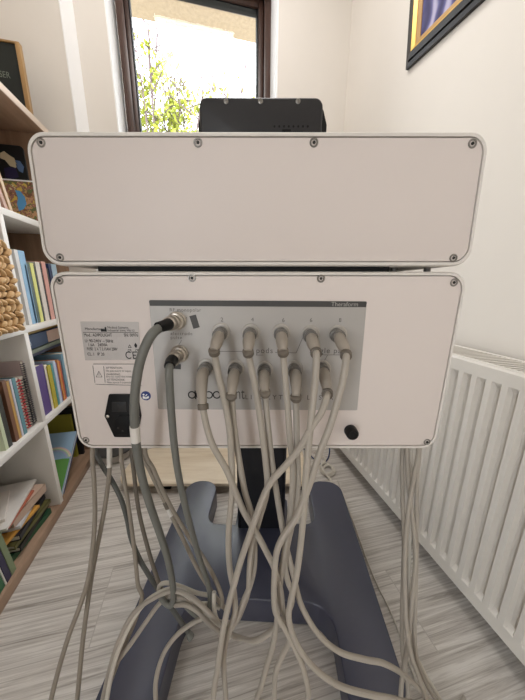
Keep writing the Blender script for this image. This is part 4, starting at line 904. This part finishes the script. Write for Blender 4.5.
# --- bottom row, left compartment: untidy pile
pile = [(0.020, (44, 92, 62), 'dark green book at the very bottom of the untidy pile', .86, -.10, .16, .20, True, 'book'), (0.016, (26, 28, 26), 'black book low in the untidy pile', .87, .06, .17, .18, True, 'book'),
        (0.014, (108, 104, 60), 'olive brown book low in the untidy pile', .875, -.04, .165, .18, True, 'book'), (0.018, (34, 36, 46), 'dark slate book in the middle of the untidy pile', .88, .1, .17, .17, True, 'book'),
        (0.010, (214, 158, 72), 'orange envelope sticking out of the untidy pile', .80, -.12, .17, .19, False, 'envelope'), (0.012, (206, 204, 206), 'pale grey brochure in the untidy pile', .885, .14, .18, .16, False, 'brochure'),
        (0.028, (206, 178, 158), 'pinkish cream thick book near the top of the untidy pile', .90, -.08, .16, .15, True, 'book'), (0.006, (178, 98, 72), 'rust coloured booklet under the topmost sheets of the pile', .82, .1, .15, .15, False, 'booklet'), (0.008, (226, 220, 214), 'loose white papers lying on the rust coloured booklet', .85, .16, .18, .21, False, 'papers'), (0.010, (232, 222, 214), 'topmost folded white sheets on the untidy pile', .80, .45, .14, .14, False, 'papers')]
z = Z1 + .0005
for h, cc, lb, yc2, rz, sx, sy, pg, ct in pile:
    flat('piled_' + ct, lb, (XS - 0.014 - sx / 2 - abs(rz) * .09, min(yc2, 0.948 - sy / 2 - abs(rz) * .08), z + h / 2), (sx, sy, h), cc, rz, ct, 'untidy pile in the bottom left compartment', None, pg); z += h + .0005
for i, (y0, y1, hh, cc, lb) in enumerate(((0.714, 0.732, .21, (128, 142, 108), 'sage green book standing in front of the untidy pile'), (0.695, 0.712, .20, (48, 44, 76), 'dark violet book left of the sage green one'), (0.688, 0.693, .19, (216, 216, 208), 'thin white book left of the dark violet one'), (0.664, 0.686, .18, (52, 108, 74), 'bottle green book at the lower left picture edge'))):
    book('upright_book', lb, y0, y1, Z1, Z1 + hh, cc, 0.18, XS - .010, -6, 'books standing before the untidy pile')

# ================================================================== FLOOR OBJECTS BEHIND THE BASE
pl = thing('low_platform', 'low pale wooden platform on black feet behind the machine base', 'platform', (-0.17, 1.10, 0), 'm')
s = MB(); s.prism(roundpoly([(-0.60, 0.908), (0.198, 0.914), (0.198, 1.26), (-0.42, 1.26), (-0.60, 1.10)], [.06, .006, .02, .02, .04], 6), 0.037, 0.052, 'z', 0.002, 2); part('board', s, M_PALEWOOD, pl)
for cx, cy in ((-0.40, .955), (0.165, .955), (-0.36, 1.20), (0.165, 1.22)):
    s = MB(); s.bx((cx - .016, cy - .02, 0), (cx + .016, cy + .02, .037), .003); part('foot', s, M_DARKGAP, pl)
def coil(label, pts, r, m, name='cable_coil'):
    P = [on_z(px, py, z_, 'w') for px, py, z_ in pts]
    s = MB(); s.tube(catmull(P, 6), r, 8); solo(name, s, m, label, 'cable', (P[0].x, P[0].y, 0))
coil('white cable lying in loops on the floor between base and radiator', [(314, 452, .006), (322, 456, .006), (325, 461, .006), (321, 466, .006), (322, 472, .006), (328, 476, .006), (334, 473, .008), (333, 467, .012), (327, 465, .012), (323, 469, .012), (326, 474, .014), (332, 472, .014), (331, 466, .014), (325, 463, .012), (321, 466, .012), (325, 473, .016), (330, 479, .005), (332, 484, .005)], .0055, M_CORDL)
coil('thin blue cable running to the white cable loops on the floor', [(329, 445, .004), (329.5, 452, .004), (327, 460, .004), (320, 464, .004), (311, 456, .004), (304, 449, .004)], .003, mat('navy_cable', (44, 62, 104), .5), 'blue_cable')
c0 = on_z(116, 455, 0.0, 'w')
ds = thing('floor_bowl', 'pale grey shallow bowl with a dark rim on the floor beside the bookshelf', 'bowl', (c0.x, c0.y, 0), 'w')
s = MB(); s.lathe((c0.x, c0.y, 0), (0, 0, 1), [(0.055, 0), (0.075, .004), (0.088, .03), (0.09, .05), (0.084, .05), (0.078, .025), (0.06, .01)], 28); part('body', s, mat('pale_grey_plastic', (176, 168, 160), .4), ds)
s = MB(); s.lathe((c0.x, c0.y, .046), (0, 0, 1), [(0.0895, 0), (0.0935, .002), (0.0935, .007), (0.085, .008), (0.084, .004)], 28); part('rim', s, mat('dark_grey_rim', (70, 68, 68), .4), ds)

# ================================================================== ADDED CEILING LAMP, OUT OF VIEW
lt = thing('added_ceiling_lamp', 'added square white ceiling lamp above the machine, out of view', 'lamp', (0.05, 0.85, ZC), 'w')
s = MB(); s.bx((-0.23, 0.57, ZC - .05), (0.33, 1.13, ZC), .01); part('housing', s, M_RAD, lt)
